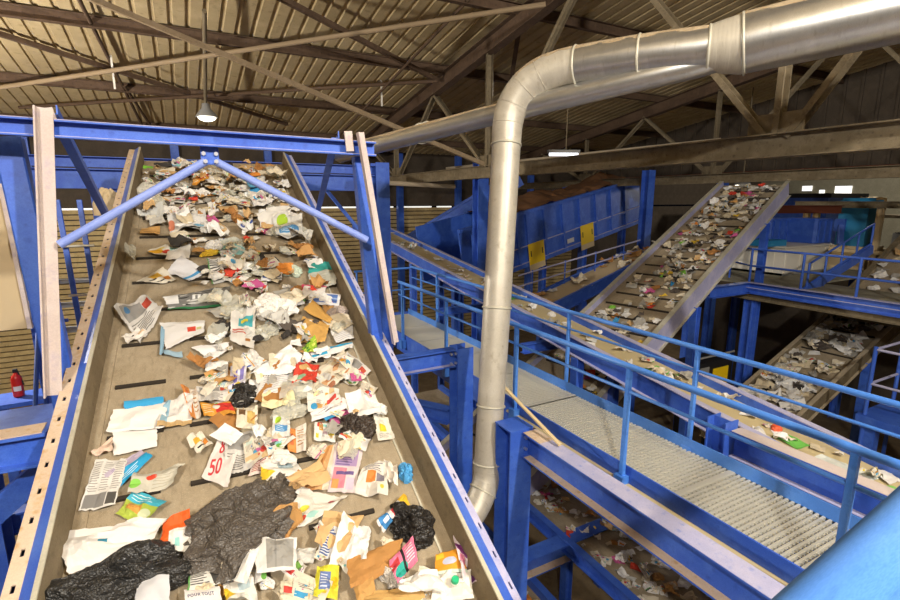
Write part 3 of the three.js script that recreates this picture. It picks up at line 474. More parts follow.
single('timber_strip', 'loose pale wooden strip leaning across the beam end by the duct', 'strip', ext(PB_(.035, .02), [2.98, 4.58, -4.62], [2.98, 4.235, -3.34]), flat(0xd9c294, .8));
{ // second edge beam with its short column beyond the walkway
  const t = thing('support_frame', 'blue short column and beam frame between the walkway and the narrow sorting belt', 'frame', [4.62, 0, -2.8]);
  part(t, 'column', ext(PI_(.2, .2), [4.62, 0, -2.82], [4.62, 4.36, -2.82], V(0, 0, 1)), M.blue);
  const bm = part(t, 'edge_beam', ext(PI_(.28, .16), [4.66, 4.14, -2.7], [4.66, 4.14, 1.2]), M.blue);
  part(bm, 'dust_layer', box(4.582, 4.738, 4.2805, 4.285, -2.7, 1.2), M.dustPost, 'pale dust on the top flange'); part(bm, 'dust_layer', box(4.582, 4.654, 4.014, 4.018, -2.7, 1.2), M.dustBlue, 'pale dust on the lower flange');
  part(t, 'lower_channel', ext(PC_(.16, .07), [4.75, 3.72, -6.5], [4.75, 3.72, 1.2]), M.blue); part(t, 'lower_channel', box(4.5, 4.62, 3.62, 3.64, -2.6, 1.2), M.dustPost);
}

// ------------------------------------------------------------------ silver extraction duct
{
  const t = thing('extraction_duct', 'silver galvanised extraction duct with elbow, reducer and side branch', 'duct', [2.7, 3.4, -4.2]);
  part(t, 'vertical_pipe', tubeVar([[2.7, 3.69, -4.17], [2.96, 5.44, -4.42], [3.2, 7.12, -4.66]], [.142, .15, .155], 24), M.galvDusty, 'dusty vertical pipe');
  part(t, 'elbow', tubeVar([[3.2, 7.1, -4.66], [3.225, 7.3, -4.68], [3.27, 7.49, -4.66], [3.36, 7.66, -4.58], [3.47, 7.765, -4.45], [3.61, 7.82, -4.28], [3.7, 7.83, -4.15]], [.157, .168, .178, .184], 16), M.galvDusty, 'segmented elbow');
  part(t, 'horizontal_pipe', tubeVar([[3.68, 7.83, -4.17], [4.02, 7.845, -3.66], [4.36, 7.84, -3.18]], [.184, .187, .19], 16), M.galv);
  part(t, 'reducer', tubeVar([[4.35, 7.84, -3.2], [4.45, 7.845, -3.08], [4.54, 7.85, -2.97]], [.19, .225, .25], 10), M.galvDusty);
  part(t, 'large_pipe', tubeVar([[4.53, 7.85, -2.98], [5.05, 7.95, -2.1], [5.9, 8.11, -.65]], [.25, .255, .26], 16), M.galv);
  part(t, 'branch_pipe', tubeVar([[2.0, 7.1, -6.9], [3.1, 7.4, -5.1], [4.03, 7.64, -3.62], [4.34, 7.72, -3.22], [4.52, 7.8, -3.02]], [.105, .108, .112, .115, .12], 40), M.galv);
  part(t, 'lower_elbow', tubeVar([[2.705, 3.72, -4.18], [2.68, 3.55, -4.15], [2.58, 3.38, -4.1], [2.42, 3.24, -4.05], [2.1, 3.1, -4.0], [1.72, 3.0, -3.93]], [.143, .146, .146, .143], 20), M.galvDusty);
  part(t, 'dust_layer', dustShell([[3.36, 7.66, -4.58], [3.47, 7.765, -4.45], [3.61, 7.82, -4.28], [3.68, 7.83, -4.17]], [.177, .181, .184], .75, 16), M.dustBrown, 'brown dust on the elbow');
  part(t, 'dust_layer', dustShell([[3.68, 7.83, -4.17], [4.02, 7.845, -3.66], [4.36, 7.84, -3.18]], [.184, .187, .19], .8), M.dustBrown, 'brown dust along the top');
  part(t, 'dust_layer', dustShell([[4.53, 7.85, -2.98], [5.05, 7.95, -2.1], [5.9, 8.11, -.65]], [.25, .255, .26], .75), M.dustBrown, 'brown dust along the top');
  part(t, 'dust_layer', dustShell([[2.0, 7.1, -6.9], [3.1, 7.4, -5.1], [3.9, 7.6, -3.82]], [.105, .108, .112], .9), M.dustBrown, 'brown dust along the top');
  const ck = (p, d, r) => part(t, 'clamp_ring', ring(p, d, r, .012), M.alu, 'joint clamp');
  ck([3.195, 7.08, -4.655], [.14, 1, -.14], .158); ck([2.95, 5.36, -4.41], [.14, 1, -.14], .152); ck([2.795, 4.32, -4.26], [.14, 1, -.14], .148); ck([2.705, 3.71, -4.18], [.14, 1, -.14], .146);
  ck([3.69, 7.83, -4.16], [.55, .02, .83], .187); ck([4.02, 7.845, -3.66], [.57, 0, .82], .19); ck([4.36, 7.84, -3.18], [.6, 0, .8], .192); ck([4.54, 7.85, -2.97], [.52, .1, .85], .252); ck([2.75, 7.305, -5.67], [.53, .14, -.83], .112); ck([2.7, 7.29, -5.75], [.53, .14, -.83], .114); ck([2.62, 3.43, -4.12], [.6, .7, -.2], .147);
  for (const [p, d, r] of [[[3.225, 7.3, -4.68], [.16, 1, -.02], .165], [[3.27, 7.49, -4.66], [.3, .9, .2], .171], [[3.36, 7.66, -4.58], [.5, .7, .5], .177], [[3.47, 7.765, -4.45], [.6, .45, .7], .181]]) part(t, 'seam', ring(p, d, r - .002, .004), M.galvDusty);
}

// ------------------------------------------------------------------ other conveyors
// local frame of each: x across, y normal to the belt, -z along it
function conveyor(name, label, P, Q, W, o) {
  P = V(...P); Q = V(...Q); const { d, u, n } = along(P, Q), L = P.distanceTo(Q), c = thing(name, label, 'conveyor', P.toArray());
  c.quaternion.setFromRotationMatrix(new THREE.Matrix4().makeBasis(u, n, d.clone().negate())); c.updateMatrixWorld(true);
  const h = o.h || .22, up = o.up || .12;
  lpart(c, 'belt', [box(-W / 2, W / 2, -.012, 0, -L, 0), box(-W / 2, W / 2, -h - .02, -h - .01, -L, 0)], o.belt || M.belt);
  for (const s of [-1, 1]) {
    const a = s * W / 2, b = s * (W / 2 + .04), f = lpart(c, 'side_frame', box(Math.min(a, b), Math.max(a, b), -h, up, -L, 0), o.frame || M.blue);
    lpart(f, 'top_flange', box(Math.min(a, s * (W / 2 + .09)), Math.max(a, s * (W / 2 + .09)), up, up + .012, -L, 0), o.flange || M.dustBlue);
    lpart(f, 'bottom_flange', box(Math.min(a, s * (W / 2 + .09)), Math.max(a, s * (W / 2 + .09)), -h, -h + .012, -L, 0), o.flange || M.dustBlue);
  }
  if (o.cleat) for (let s = .2; s < L - .1; s += o.cleat) lpart(c, 'flight', box(-W / 2 + .1, W / 2 - .1, 0, .03, -s - .012, -s + .012), M.cleat);
  for (const s of o.legs || []) for (const k of [-1, 1]) { const q = P.clone().addScaledVector(d, s).addScaledVector(u, k * (W / 2 + .05)).addScaledVector(n, -h); part(c, 'leg', ext(PI_(.14, .14), q, V(q.x, 0, q.z), V(1, 0, 0)), o.leg || M.blue); }
  return { c, P, d, u, n, L, W, q: c.quaternion.clone() };
}
const MIDC = conveyor('belt_conveyor', 'narrow blue sided sorting conveyor descending behind the walkway', [5.435, 3.62, .6], [5.435, 5.72, -16.2], .67, { h: .16, up: .1, belt: M.strip, legs: [6, 12], flange: M.dustBlue });
for (const z of [-9.5, -6.4]) single('cross_strut', 'blue cross strut under the narrow sorting conveyor', 'strut', ext(PI_(.16, .12), [4.8, 4.1, z], [6.1, 4.1, z]), M.blue, 'cross struts under the sorting conveyor');
const BC = (() => { const A = V(6.967, 4.284, -7.328), e = V(.897, .385, -.219).normalize(), w = V(.238, 0, .971); const a = A.clone().addScaledVector(w, .79).addScaledVector(V(-.374, .923, .091), -.1); return conveyor('belt_conveyor', 'long inclined cleated conveyor with lilac grey side frames beyond the walkway', a.clone().addScaledVector(e, -4.2).toArray(), a.clone().addScaledVector(e, 7.0).toArray(), 1.5, { h: .3, up: .12, frame: M.dustBlue, flange: M.alu, cleat: .42, legs: [5.6, 9.5], belt: M.belt, leg: M.blue }); })();
const LR = conveyor('belt_conveyor', 'short inclined conveyor with brown frames passing under the far platform', [9.6, 1.62, -5.67], [15.4, 3.94, -5.72], 1.25, { h: .22, up: .12, frame: M.dustySteel, flange: M.rodSteel, cleat: .5, legs: [1, 4] });
const FR = conveyor('belt_conveyor', 'pale heaped conveyor rising through the far platform', [14.2, 3.83, -5.48], [18.9, 6.1, -5.6], 1.35, { h: .2, up: .1, frame: M.dustySteel, flange: M.dustySteel, legs: [3] });
const LO = conveyor('belt_conveyor', 'blue sided lower conveyor under the walkway', [4.15, 2.45, .4], [4.15, 2.55, -9], .82, { h: .09, up: .07, frame: M.blue, flange: M.blue, belt: M.belt, legs: [2, 7] });
const LO2 = conveyor('belt_conveyor', 'low blue sided conveyor beside the foot of the column', [3.1, 1.72, -.5], [3.1, 1.78, -9], .7, { h: .16, up: .1, frame: M.blue, flange: M.blue, belt: M.belt, legs: [2, 6] });
const UPC = conveyor('belt_conveyor', 'dark blue inclined conveyor rising towards the bunker', [7.2, 5.0, -16.6], [10.9, 7.3, -15.2], .9, { h: .3, up: .2, frame: M.blue, flange: M.blue, legs: [2] });
const FLC = conveyor('belt_conveyor', 'low dark blue conveyor carrying brown cardboard under the bunker', [6.7, 3.8, -9.4], [11.6, 4.95, -10.1], .8, { h: .25, up: .06, frame: M.blue, flange: M.blue, belt: M.beige, legs: [2, 4.5] });

// bunker with yellow plates
{
  const P = V(6.73, 4.1, -11.58), Q = V(15.4, 5.68, -13.42), { d, u, n } = along(P, Q), L = P.distanceTo(Q), t = thing('waste_bunker', 'large navy blue ribbed bunker with two yellow plates', 'bunker', [11, 0, -12.4]);
  const m = new THREE.Matrix4().makeBasis(u, n, d.clone().negate()).setPosition(P), put = (x0, x1, y0, y1, s0, s1) => { const g = box(x0, x1, y0, y1, -s1, -s0); g.applyMatrix4(m); return g; };
  const H = 1.66; part(t, 'side_panel', put(-.04, 0, 0, H, 0, L), M.blue); part(t, 'side_panel', put(-1.9, -1.86, 0, H, 0, L), M.blue); part(t, 'bottom_panel', put(-1.9, 0, -.03, 0, 0, L), M.blue); part(t, 'end_panel', put(-1.9, 0, 0, H, L - .03, L), M.blue);
  for (const s of [.4, 1.3, 2.15, 2.6, 3.4, 4.3, 5.2, 6.1, 7.0, 7.9]) part(t, 'rib', put(0, .06, 0, H, s, s + .09), M.blue);
  part(t, 'rib', put(0, .07, 0, .12, 0, L), M.blue); part(t, 'rib', put(0, .05, .55, .61, 0, L), M.blue); part(t, 'rib', put(0, .07, H - .1, H, 0, L), M.blue);
  part(t, 'dust_line', put(.0, .052, .61, .63, 0, L), M.dustBlue, 'dust on the ribs'); part(t, 'dust_line', put(.0, .072, .12, .132, 0, L), M.dustBlue, 'dust on the ribs');
  for (const s of [2.55, 5.15]) { const pl = part(t, 'yellow_plate', put(.075, .09, .02, .66, s, s + .72), M.yellow, 'yellow plate'); for (const k of [.08, .6]) part(pl, 'slot', put(.09, .094, .26, .44, s + k, s + k + .04), M.black); part(t, 'plate_foot', put(.072, .088, -.16, .02, s, s + .72), M.beige); }
  part(t, 'number_tag', put(.062, .066, .24, .38, 4.45, 4.8), prints.lined, 'small white lettering');
  for (const s of [1.2, 5.5, 7.9]) for (const x of [-.1, -1.8]) { const q = V(x, 0, -s).applyMatrix4(m); part(t, 'leg', ext(PI_(.2, .2), q, V(q.x, 0, q.z), V(1, 0, 0)), M.blue); }
  single('cardboard_heap', 'dark brown heap of cardboard filling the blue bunker', 'heap', (() => { const g = new THREE.PlaneGeometry(1.8, 6.6, 12, 44); g.rotateX(-Math.PI / 2); const p = g.attributes.position; for (let i = 0; i < p.count; i++) { const x = p.getX(i), z = p.getZ(i); p.setY(i, 1.5 + .6 * fbm(x * 1.4 + 9, z * 1.2) * (1 - Math.abs(x) * .7) + .1 * vnoise(x * 5, z * 5)); } g.translate(-.95, 0, -5.2); g.applyMatrix4(m); const f = g.toNonIndexed(); f.computeVertexNormals(); return f; })(), std({ color: 0x6d4a2c, roughness: .95 }));
  scene.children[scene.children.length - 1].userData.kind = 'stuff';
}
for (const [x, z, l] of [[6.55, -10.6, 'navy hall column behind the vertical duct'], [12.95, -11.1, 'navy hall column beside the end of the bunker'], [17.4, -11.6, 'navy hall column behind the head of the long inclined belt']]) single('hall_column', l, 'column', ext(PI_(.28, .28), [x, 0, z], [x, 7.4, z], V(0, 0, 1)), M.blue, undefined, [x, 0, z]);
{ // rails below the bunker
  const t = thing('guard_rail', 'thin pale guard rails sloping below the bunker', 'railing', [9.5, 4.2, -10.1]);
  for (const dy of [0, .28]) part(t, 'rail', rod([7.35, 4.37 + dy, -10.05], [11.75, 5.08 + dy, -10.2], .022), M.dustBlue);
  for (const k of [.1, .35, .6, .85]) part(t, 'post', rod([7.35 + 4.4 * k, 3.75 + .9 * k, -10.05 - .15 * k], [7.35 + 4.4 * k, 4.69 + .71 * k, -10.05 - .15 * k], .02), M.blue);
}
// yellow plated switch box low behind the sorting belt
{ const t = thing('drive_unit', 'dark drive unit with a yellow guard plate and grey nameplate low behind the sorting belt', 'drive', [10.9, 2.1, -6.9]);
  part(t, 'housing', box(10.1, 11.5, 2.0, 2.78, -7.5, -6.95), M.black); part(t, 'guard_plate', box(10.78, 11.34, 2.12, 2.6, -6.95, -6.93), M.yellow, 'yellow guard plate'); part(t, 'nameplate', box(10.3, 10.62, 2.35, 2.68, -6.95, -6.935), M.grey);
  part(t, 'top_rail', rod([10.05, 2.9, -7.0], [11.6, 2.9, -7.0], .025), M.grey); part(t, 'leg', box(10.15, 10.3, 0, 2.0, -7.4, -7.0), M.black); part(t, 'leg', box(11.3, 11.45, 0, 2.0, -7.4, -7.0), M.black); }

// ------------------------------------------------------------------ far platform and its machines
{
  const t = thing('platform', 'navy blue steel platform at the right with a grey deck', 'platform', [15, 4.5, -5]);
  part(t, 'deck', box(12.1, 17.2, 4.48, 4.52, -10.6, -6.35), M.wall); part(t, 'deck', box(12.1, 13.6, 4.48, 4.52, -6.35, -2.5), M.wall);
  part(t, 'edge_beam', ext(PI_(.26, .18), [12.05, 4.42, -7.1], [12.05, 4.42, -1.5]), M.blue); part(t, 'edge_beam', ext(PI_(.26, .18), [12.05, 4.42, -7.1], [10.6, 4.42, -7.1]), M.blue); part(t, 'edge_line', box(11.94, 11.955, 4.43, 4.445, -7.1, -1.5), M.dustBlue, 'pale line on the edge beam'); part(t, 'edge_line', box(11.94, 12.1, 4.55, 4.56, -7.1, -1.5), M.dustBlue);
  part(t, 'under_beam', ext(PI_(.14, .12), [12.1, 4.2, -7.6], [12.1, 4.2, -1.5]), M.dustySteel);
  for (const [x, z] of [[12.2, -7.1], [12.3, -2.5], [17, -7], [17, -10.4]]) part(t, 'leg', ext(PI_(.2, .2), [x, 0, z], [x, 4.3, z], V(0, 0, 1)), M.blue);
}
{ const t = thing('guard_rail', 'navy guard railing on the edge of the far platform', 'railing', [12.05, 4.5, -4.5]);
  for (const y of [5.35, 4.95]) part(t, 'rail', rod([12.05, y, -7.1], [12.05, y, -1.5], .025), M.blue); for (const z of [-7.1, -5.95, -4.9, -3.9, -2.9, -1.9]) part(t, 'post', rod([12.05, 4.5, z], [12.05, 5.37, z], .028), M.blue);
  for (const y of [5.35, 4.95]) part(t, 'rail', rod([12.05, y, -7.1], [13.4, y, -9.4], .022), M.blue); for (const k of [.35, .7, 1]) part(t, 'post', rod([12.05 + 1.35 * k, 4.5, -7.1 - 2.3 * k], [12.05 + 1.35 * k, 5.37, -7.1 - 2.3 * k], .025), M.blue); }
{ const t = thing('guard_rail', 'navy slanted stair railing on the far platform', 'railing', [14, 4.5, -6.2]);
  for (const dy of [.5, 1.0]) part(t, 'rail', rod([12.4, 4.1 + dy, -6.0], [15.6, 4.9 + dy, -6.2], .025), M.blue); for (const k of [0, .25, .5, .75, 1]) part(t, 'post', rod([12.4 + 3.2 * k, 4.3 + .8 * k, -6 - .2 * k], [12.4 + 3.2 * k, 5.12 + .8 * k, -6 - .2 * k], .025), M.blue);
  part(t, 'stringer', ext(PB_(.06, .22), [12.3, 4.45, -6], [15.7, 5.25, -6.2]), M.blue); }
{ const t = thing('control_cabinet', 'cream white machine cabinet with a cyan panel on the far platform', 'cabinet', [14.6, 4.52, -8.3]);
  part(t, 'body', box(14.0, 16.2, 4.52, 5.25, -9.0, -7.4), M.white); part(t, 'top_plate', box(13.95, 16.25, 5.25, 5.29, -9.05, -7.35), M.white); for (const [a, b] of [[14.05, 14.7], [14.75, 15.4], [15.45, 16.1]]) part(t, 'door', box(a, b, 4.6, 5.18, -7.4, -7.385), M.white); part(t, 'door', box(13.985, 14.0, 4.6, 5.18, -8.95, -8.3), M.white); part(t, 'door', box(13.985, 14.0, 4.6, 5.18, -8.27, -7.65), M.white);
  part(t, 'cyan_panel', box(13.6, 14.4, 5.29, 5.45, -8.3, -7.6), M.cyan, 'cyan panel'); part(t, 'plinth', box(14.0, 16.2, 4.5, 4.58, -9.0, -7.38), M.grey); }
for (const [x, z, l] of [[15.0, -8.55, 'dark blue waste container on the cream cabinet, nearer the long belt'], [16.15, -7.95, 'dark blue waste container on the cream cabinet, nearer the cyan machine']]) { const t = thing('waste_container', l, 'container', [x, 5.3, z]); part(t, 'body', ext(PB_(.95, .8), [x, 5.3, z], [x, 5.95, z], V(0, 0, 1)), M.blue); part(t, 'rim', ext(PB_(1.0, .86), [x, 5.93, z], [x, 5.99, z], V(0, 0, 1)), M.blue); for (const k of [-.3, 0, .3]) part(t, 'rib', box(x + k - .03, x + k + .03, 5.32, 5.93, z + .4, z + .44), M.blue); }
{ const t = thing('baling_machine', 'bright cyan upright machine beside beige frames', 'machine', [19.2, 4.5, -8.2]);
  part(t, 'column', box(19.0, 19.9, 5.05, 6.5, -8.55, -7.75), M.cyan); part(t, 'front_guard', box(18.9, 19.0, 5.5, 5.9, -8.6, -8.3), M.blue); part(t, 'head', box(19.0, 19.5, 6.5, 6.56, -8.5, -7.8), M.cyan); part(t, 'base', box(18.9, 20.0, 0, 5.05, -8.7, -7.6), M.beige); part(t, 'arm', ext(PB_(.16, .16), [18.92, 5.7, -8.4], [18.8, 5.1, -8.3]), M.blue); }
{ const t = thing('portal_frame', 'beige steel portal frame in front of the cyan machine', 'frame', [18.3, 0, -7.5]); for (const z of [-9.2, -8.9, -7.2, -6.2]) part(t, 'post', ext(PI_(.16, .14), [18.4, 0, z], [18.4, 6.26, z], V(0, 0, 1)), M.beige); part(t, 'top_beam', ext(PI_(.2, .16), [18.4, 6.36, -9.6], [18.4, 6.36, -4]), M.dustySteel); part(t, 'shelf_beam', box(18.3, 18.5, 4.9, 5.0, -9.2, -6.2), M.beige); }
single('crane_beam', 'rust red beam over the dark blue containers', 'beam', ext(PI_(.24, .2), [15.6, 6.22, -9.3], [17.9, 6.22, -8.0]), M.rust);
struct('wall_partition', box(17.5, 17.7, 0, 4.4, -12, -1), M.clad);
{ const t = thing('machine_housing', 'dark machine housing beyond the passage beside the windows', 'machine', [28, 0, -14]); part(t, 'body', box(26, 29, 0, 6.6, -16.4, -12.2), M.blue); part(t, 'roof_plate', box(25.8, 29.2, 6.6, 6.8, -16.6, -12), M.black); part(t, 'door', box(25.97, 26, .2, 2.4, -15, -13.8), M.grey); }
{ const t = thing('storage_rack', 'tall rack of pale bales and boxes beyond the passage', 'rack', [26, 0, -8]); for (const z of [-10.6, -8.2, -5.8]) part(t, 'upright', box(24.8, 25, 0, 6.4, z, z + .12), M.beige); for (const y of [1.4, 2.9, 4.4, 5.8]) { part(t, 'shelf', box(24.8, 26.2, y, y + .1, -10.6, -5.7), M.dustySteel); } }
for (let i = 0; i < 14; i++) { const y = [1.5, 3.0, 4.5, 5.9][i % 4], z = -10.3 + (i % 7) * .64; single('pressed_bale', 'pale pressed bale on the rack beyond the passage', 'bale', (() => { const g = new THREE.BoxGeometry(.9, .7, .55, 4, 4, 4), p = g.attributes.position; for (let k = 0; k < p.count; k++) p.setXYZ(k, p.getX(k) + (hash(k, i, 1) - .5) * .05, p.getY(k) + (hash(k, i, 2) - .5) * .05, p.getZ(k) + (hash(k, i, 3) - .5) * .05); g.translate(25.5, y + .36, z); g.computeVertexNormals(); return g; })(), [M.white, M.beige, M.grey, M.cyan][(i * 3) % 4], 'bales on the far rack'); }
{ const t = thing('ladder_cage', 'navy caged ladder beside the short inclined conveyor', 'ladder', [11.4, 2.2, -3.4]); for (const [x, z] of [[10.9, -4.0], [12.0, -4.0], [10.9, -2.8], [12.0, -2.8]]) part(t, 'post', rod([x, 1.2, z], [x, 3.9, z], .035), M.blue); for (const y of [3.2, 3.85]) { part(t, 'hoop', rod([10.9, y, -4], [12, y, -4], .025), M.dustBlue); part(t, 'hoop', rod([10.9, y, -4], [10.9, y, -2.8], .025), M.dustBlue); } part(t, 'platform_plate', box(10.8, 12.1, 2.4, 2.6, -4.1, -2.7), M.blue); part(t, 'leg', box(10.9, 11.1, 0, 2.4, -4.0, -3.8), M.blue); part(t, 'leg', box(11.8, 12.0, 0, 2.4, -3, -2.8), M.blue); }

// ------------------------------------------------------------------ stair and steel beside the wide belt
{
  const t = thing('steel_stair', 'blue steel stair with grey treads beside the wide belt', 'stair', [-1.1, 3.0, -7.0]);
  for (const x of [-1.45, -.75]) part(t, 'stringer', ext(PB_(.05, .2), [x, 3.2, -5.9], [x, 5.6, -8.0]), M.blue);
  for (let k = 0; k < 9; k++) part(t, 'tread', box(-1.43, -.77, 3.3 + k * .27, 3.33 + k * .27, -6.2 - k * .235, -5.95 - k * .235), M.grey);
  for (const x of [-1.45, -.75]) { part(t, 'handrail', rod([x, 4.1, -5.9], [x, 6.5, -8.0], .022), M.blue); for (const k of [0, .35, .7, 1]) part(t, 'post', rod([x, 3.2 + 2.4 * k, -5.9 - 2.1 * k], [x, 4.1 + 2.4 * k, -5.9 - 2.1 * k], .022), M.blue); }
}
{ const t = thing('side_frame', 'blue side steelwork with ladder bars left of the wide belt', 'frame', [-1.5, 0, -6.4]);
  part(t, 'dusty_panel', ext(PB_(.2, .03), [-1.26, 6.62, -5.05], [-1.22, 5.5, -5.0], V(0, 0, 1)), M.beige, 'beige dusty panel'); for (const x of [-1.37, -1.15]) part(t, 'panel_edge', ext(PB_(.03, .05), [x, 6.62, -5.02], [x + .04, 5.5, -4.98], V(0, 0, 1)), M.dustPost);
  part(t, 'rail', rod([-2.6, 5.05, -7.5], [-1.3, 5.05, -7.5], .022), M.blue); part(t, 'rail', rod([-2.2, 4.95, -7.45], [-1.55, 5.36, -7.45], .025), M.beige);
  for (const [a, b] of [[-1.15, -1.0], [-.95, -.85]]) part(t, 'ladder_bar', ext(PB_(.05, .04), [a, 6.5, -7.0], [b, 3.4, -6.6], V(0, 0, 1)), M.blue);
  for (let y = 3.8; y < 6.3; y += .55) part(t, 'rung', rod([-1.15, y, -6.85], [-.85, y, -6.85], .014), M.alu);
  part(t, 'base_channel', ext(PI_(.17, .1), [-2.2, 5.27, -3.12], [-.68, 5.27, -3.05]), M.blue, 'blue channel with dusty flanges'); part(t, 'dust_layer', box(-2.2, -.7, 5.355, 5.36, -3.15, -3.02), M.dust, 'tan dust on the channel');
  part(t, 'foot_column', ext(PI_(.2, .2), [-1.3, 0, -4.05], [-1.3, 5.75, -4.05], V(0, 0, 1)), M.blue); part(t, 'diagonal_brace', ext(PC_(.12, .06), [-1.15, 4.75, -3.2], [-.7, 5.12, -3.2]), M.blue); part(t, 'diagonal_brace', ext(PC_(.1, .05), [-.95, 4.0, -3.6], [-.72, 5.1, -3.6]), M.blue); part(t, 'lower_beam', ext(PI_(.16, .12), [-2.2, 4.3, -4.2], [-.6, 4.3, -4.2]), M.blue);
  part(t, 'foot_column', ext(PI_(.16, .16), [-2.1, 0, -3.12], [-2.1, 5.18, -3.12], V(0, 0, 1)), M.blue);
  part(t, 'perforated_plate', box(-1.6, -.8, 4.85, 4.88, -4.9, -4.3), M.blue);
}
{ const t = thing('fire_extinguisher', 'red fire extinguisher standing beside the blue stair', 'extinguisher', [-1.86, 4.2, -7.4]);
  const g = new THREE.LatheGeometry([[0, 0], [.05, 0], [.055, .02], [.055, .22], [.042, .26], [.02, .28], [.02, .3], [0, .3]].map(a => new THREE.Vector2(...a)), 20); g.translate(-1.86, 4.2, -7.4); part(t, 'cylinder', g, M.red);
  part(t, 'valve', box(-1.88, -1.84, 4.5, 4.54, -7.42, -7.38), M.black); part(t, 'hose', rod([-1.84, 4.52, -7.4], [-1.795, 4.34, -7.38], .008), M.black); part(t, 'label_band', (() => { const c = new THREE.CylinderGeometry(.0565, .0565, .06, 20, 1, true, -.6, 1.4); c.translate(-1.86, 4.31, -7.4); return c; })(), M.white); }
{ const t = thing('stand', 'navy perforated stand holding the fire extinguisher', 'stand', [-1.86, 3.8, -7.4]); part(t, 'plate', box(-2.1, -1.5, 4.15, 4.2, -7.6, -7.15), M.blue); part(t, 'leg', box(-2.08, -1.98, 0, 4.15, -7.45, -7.35), M.blue); part(t, 'leg', box(-1.62, -1.52, 0, 4.15, -7.45, -7.35), M.blue); }
single('sack', 'pale dusty sack hanging beside the top of the wide belt', 'sack', (() => { const g = bagGeo(.13, .11, .22, 31, .4, 10); g.translate(-.62, 6.32, -6.35); return g; })(), M.beige);

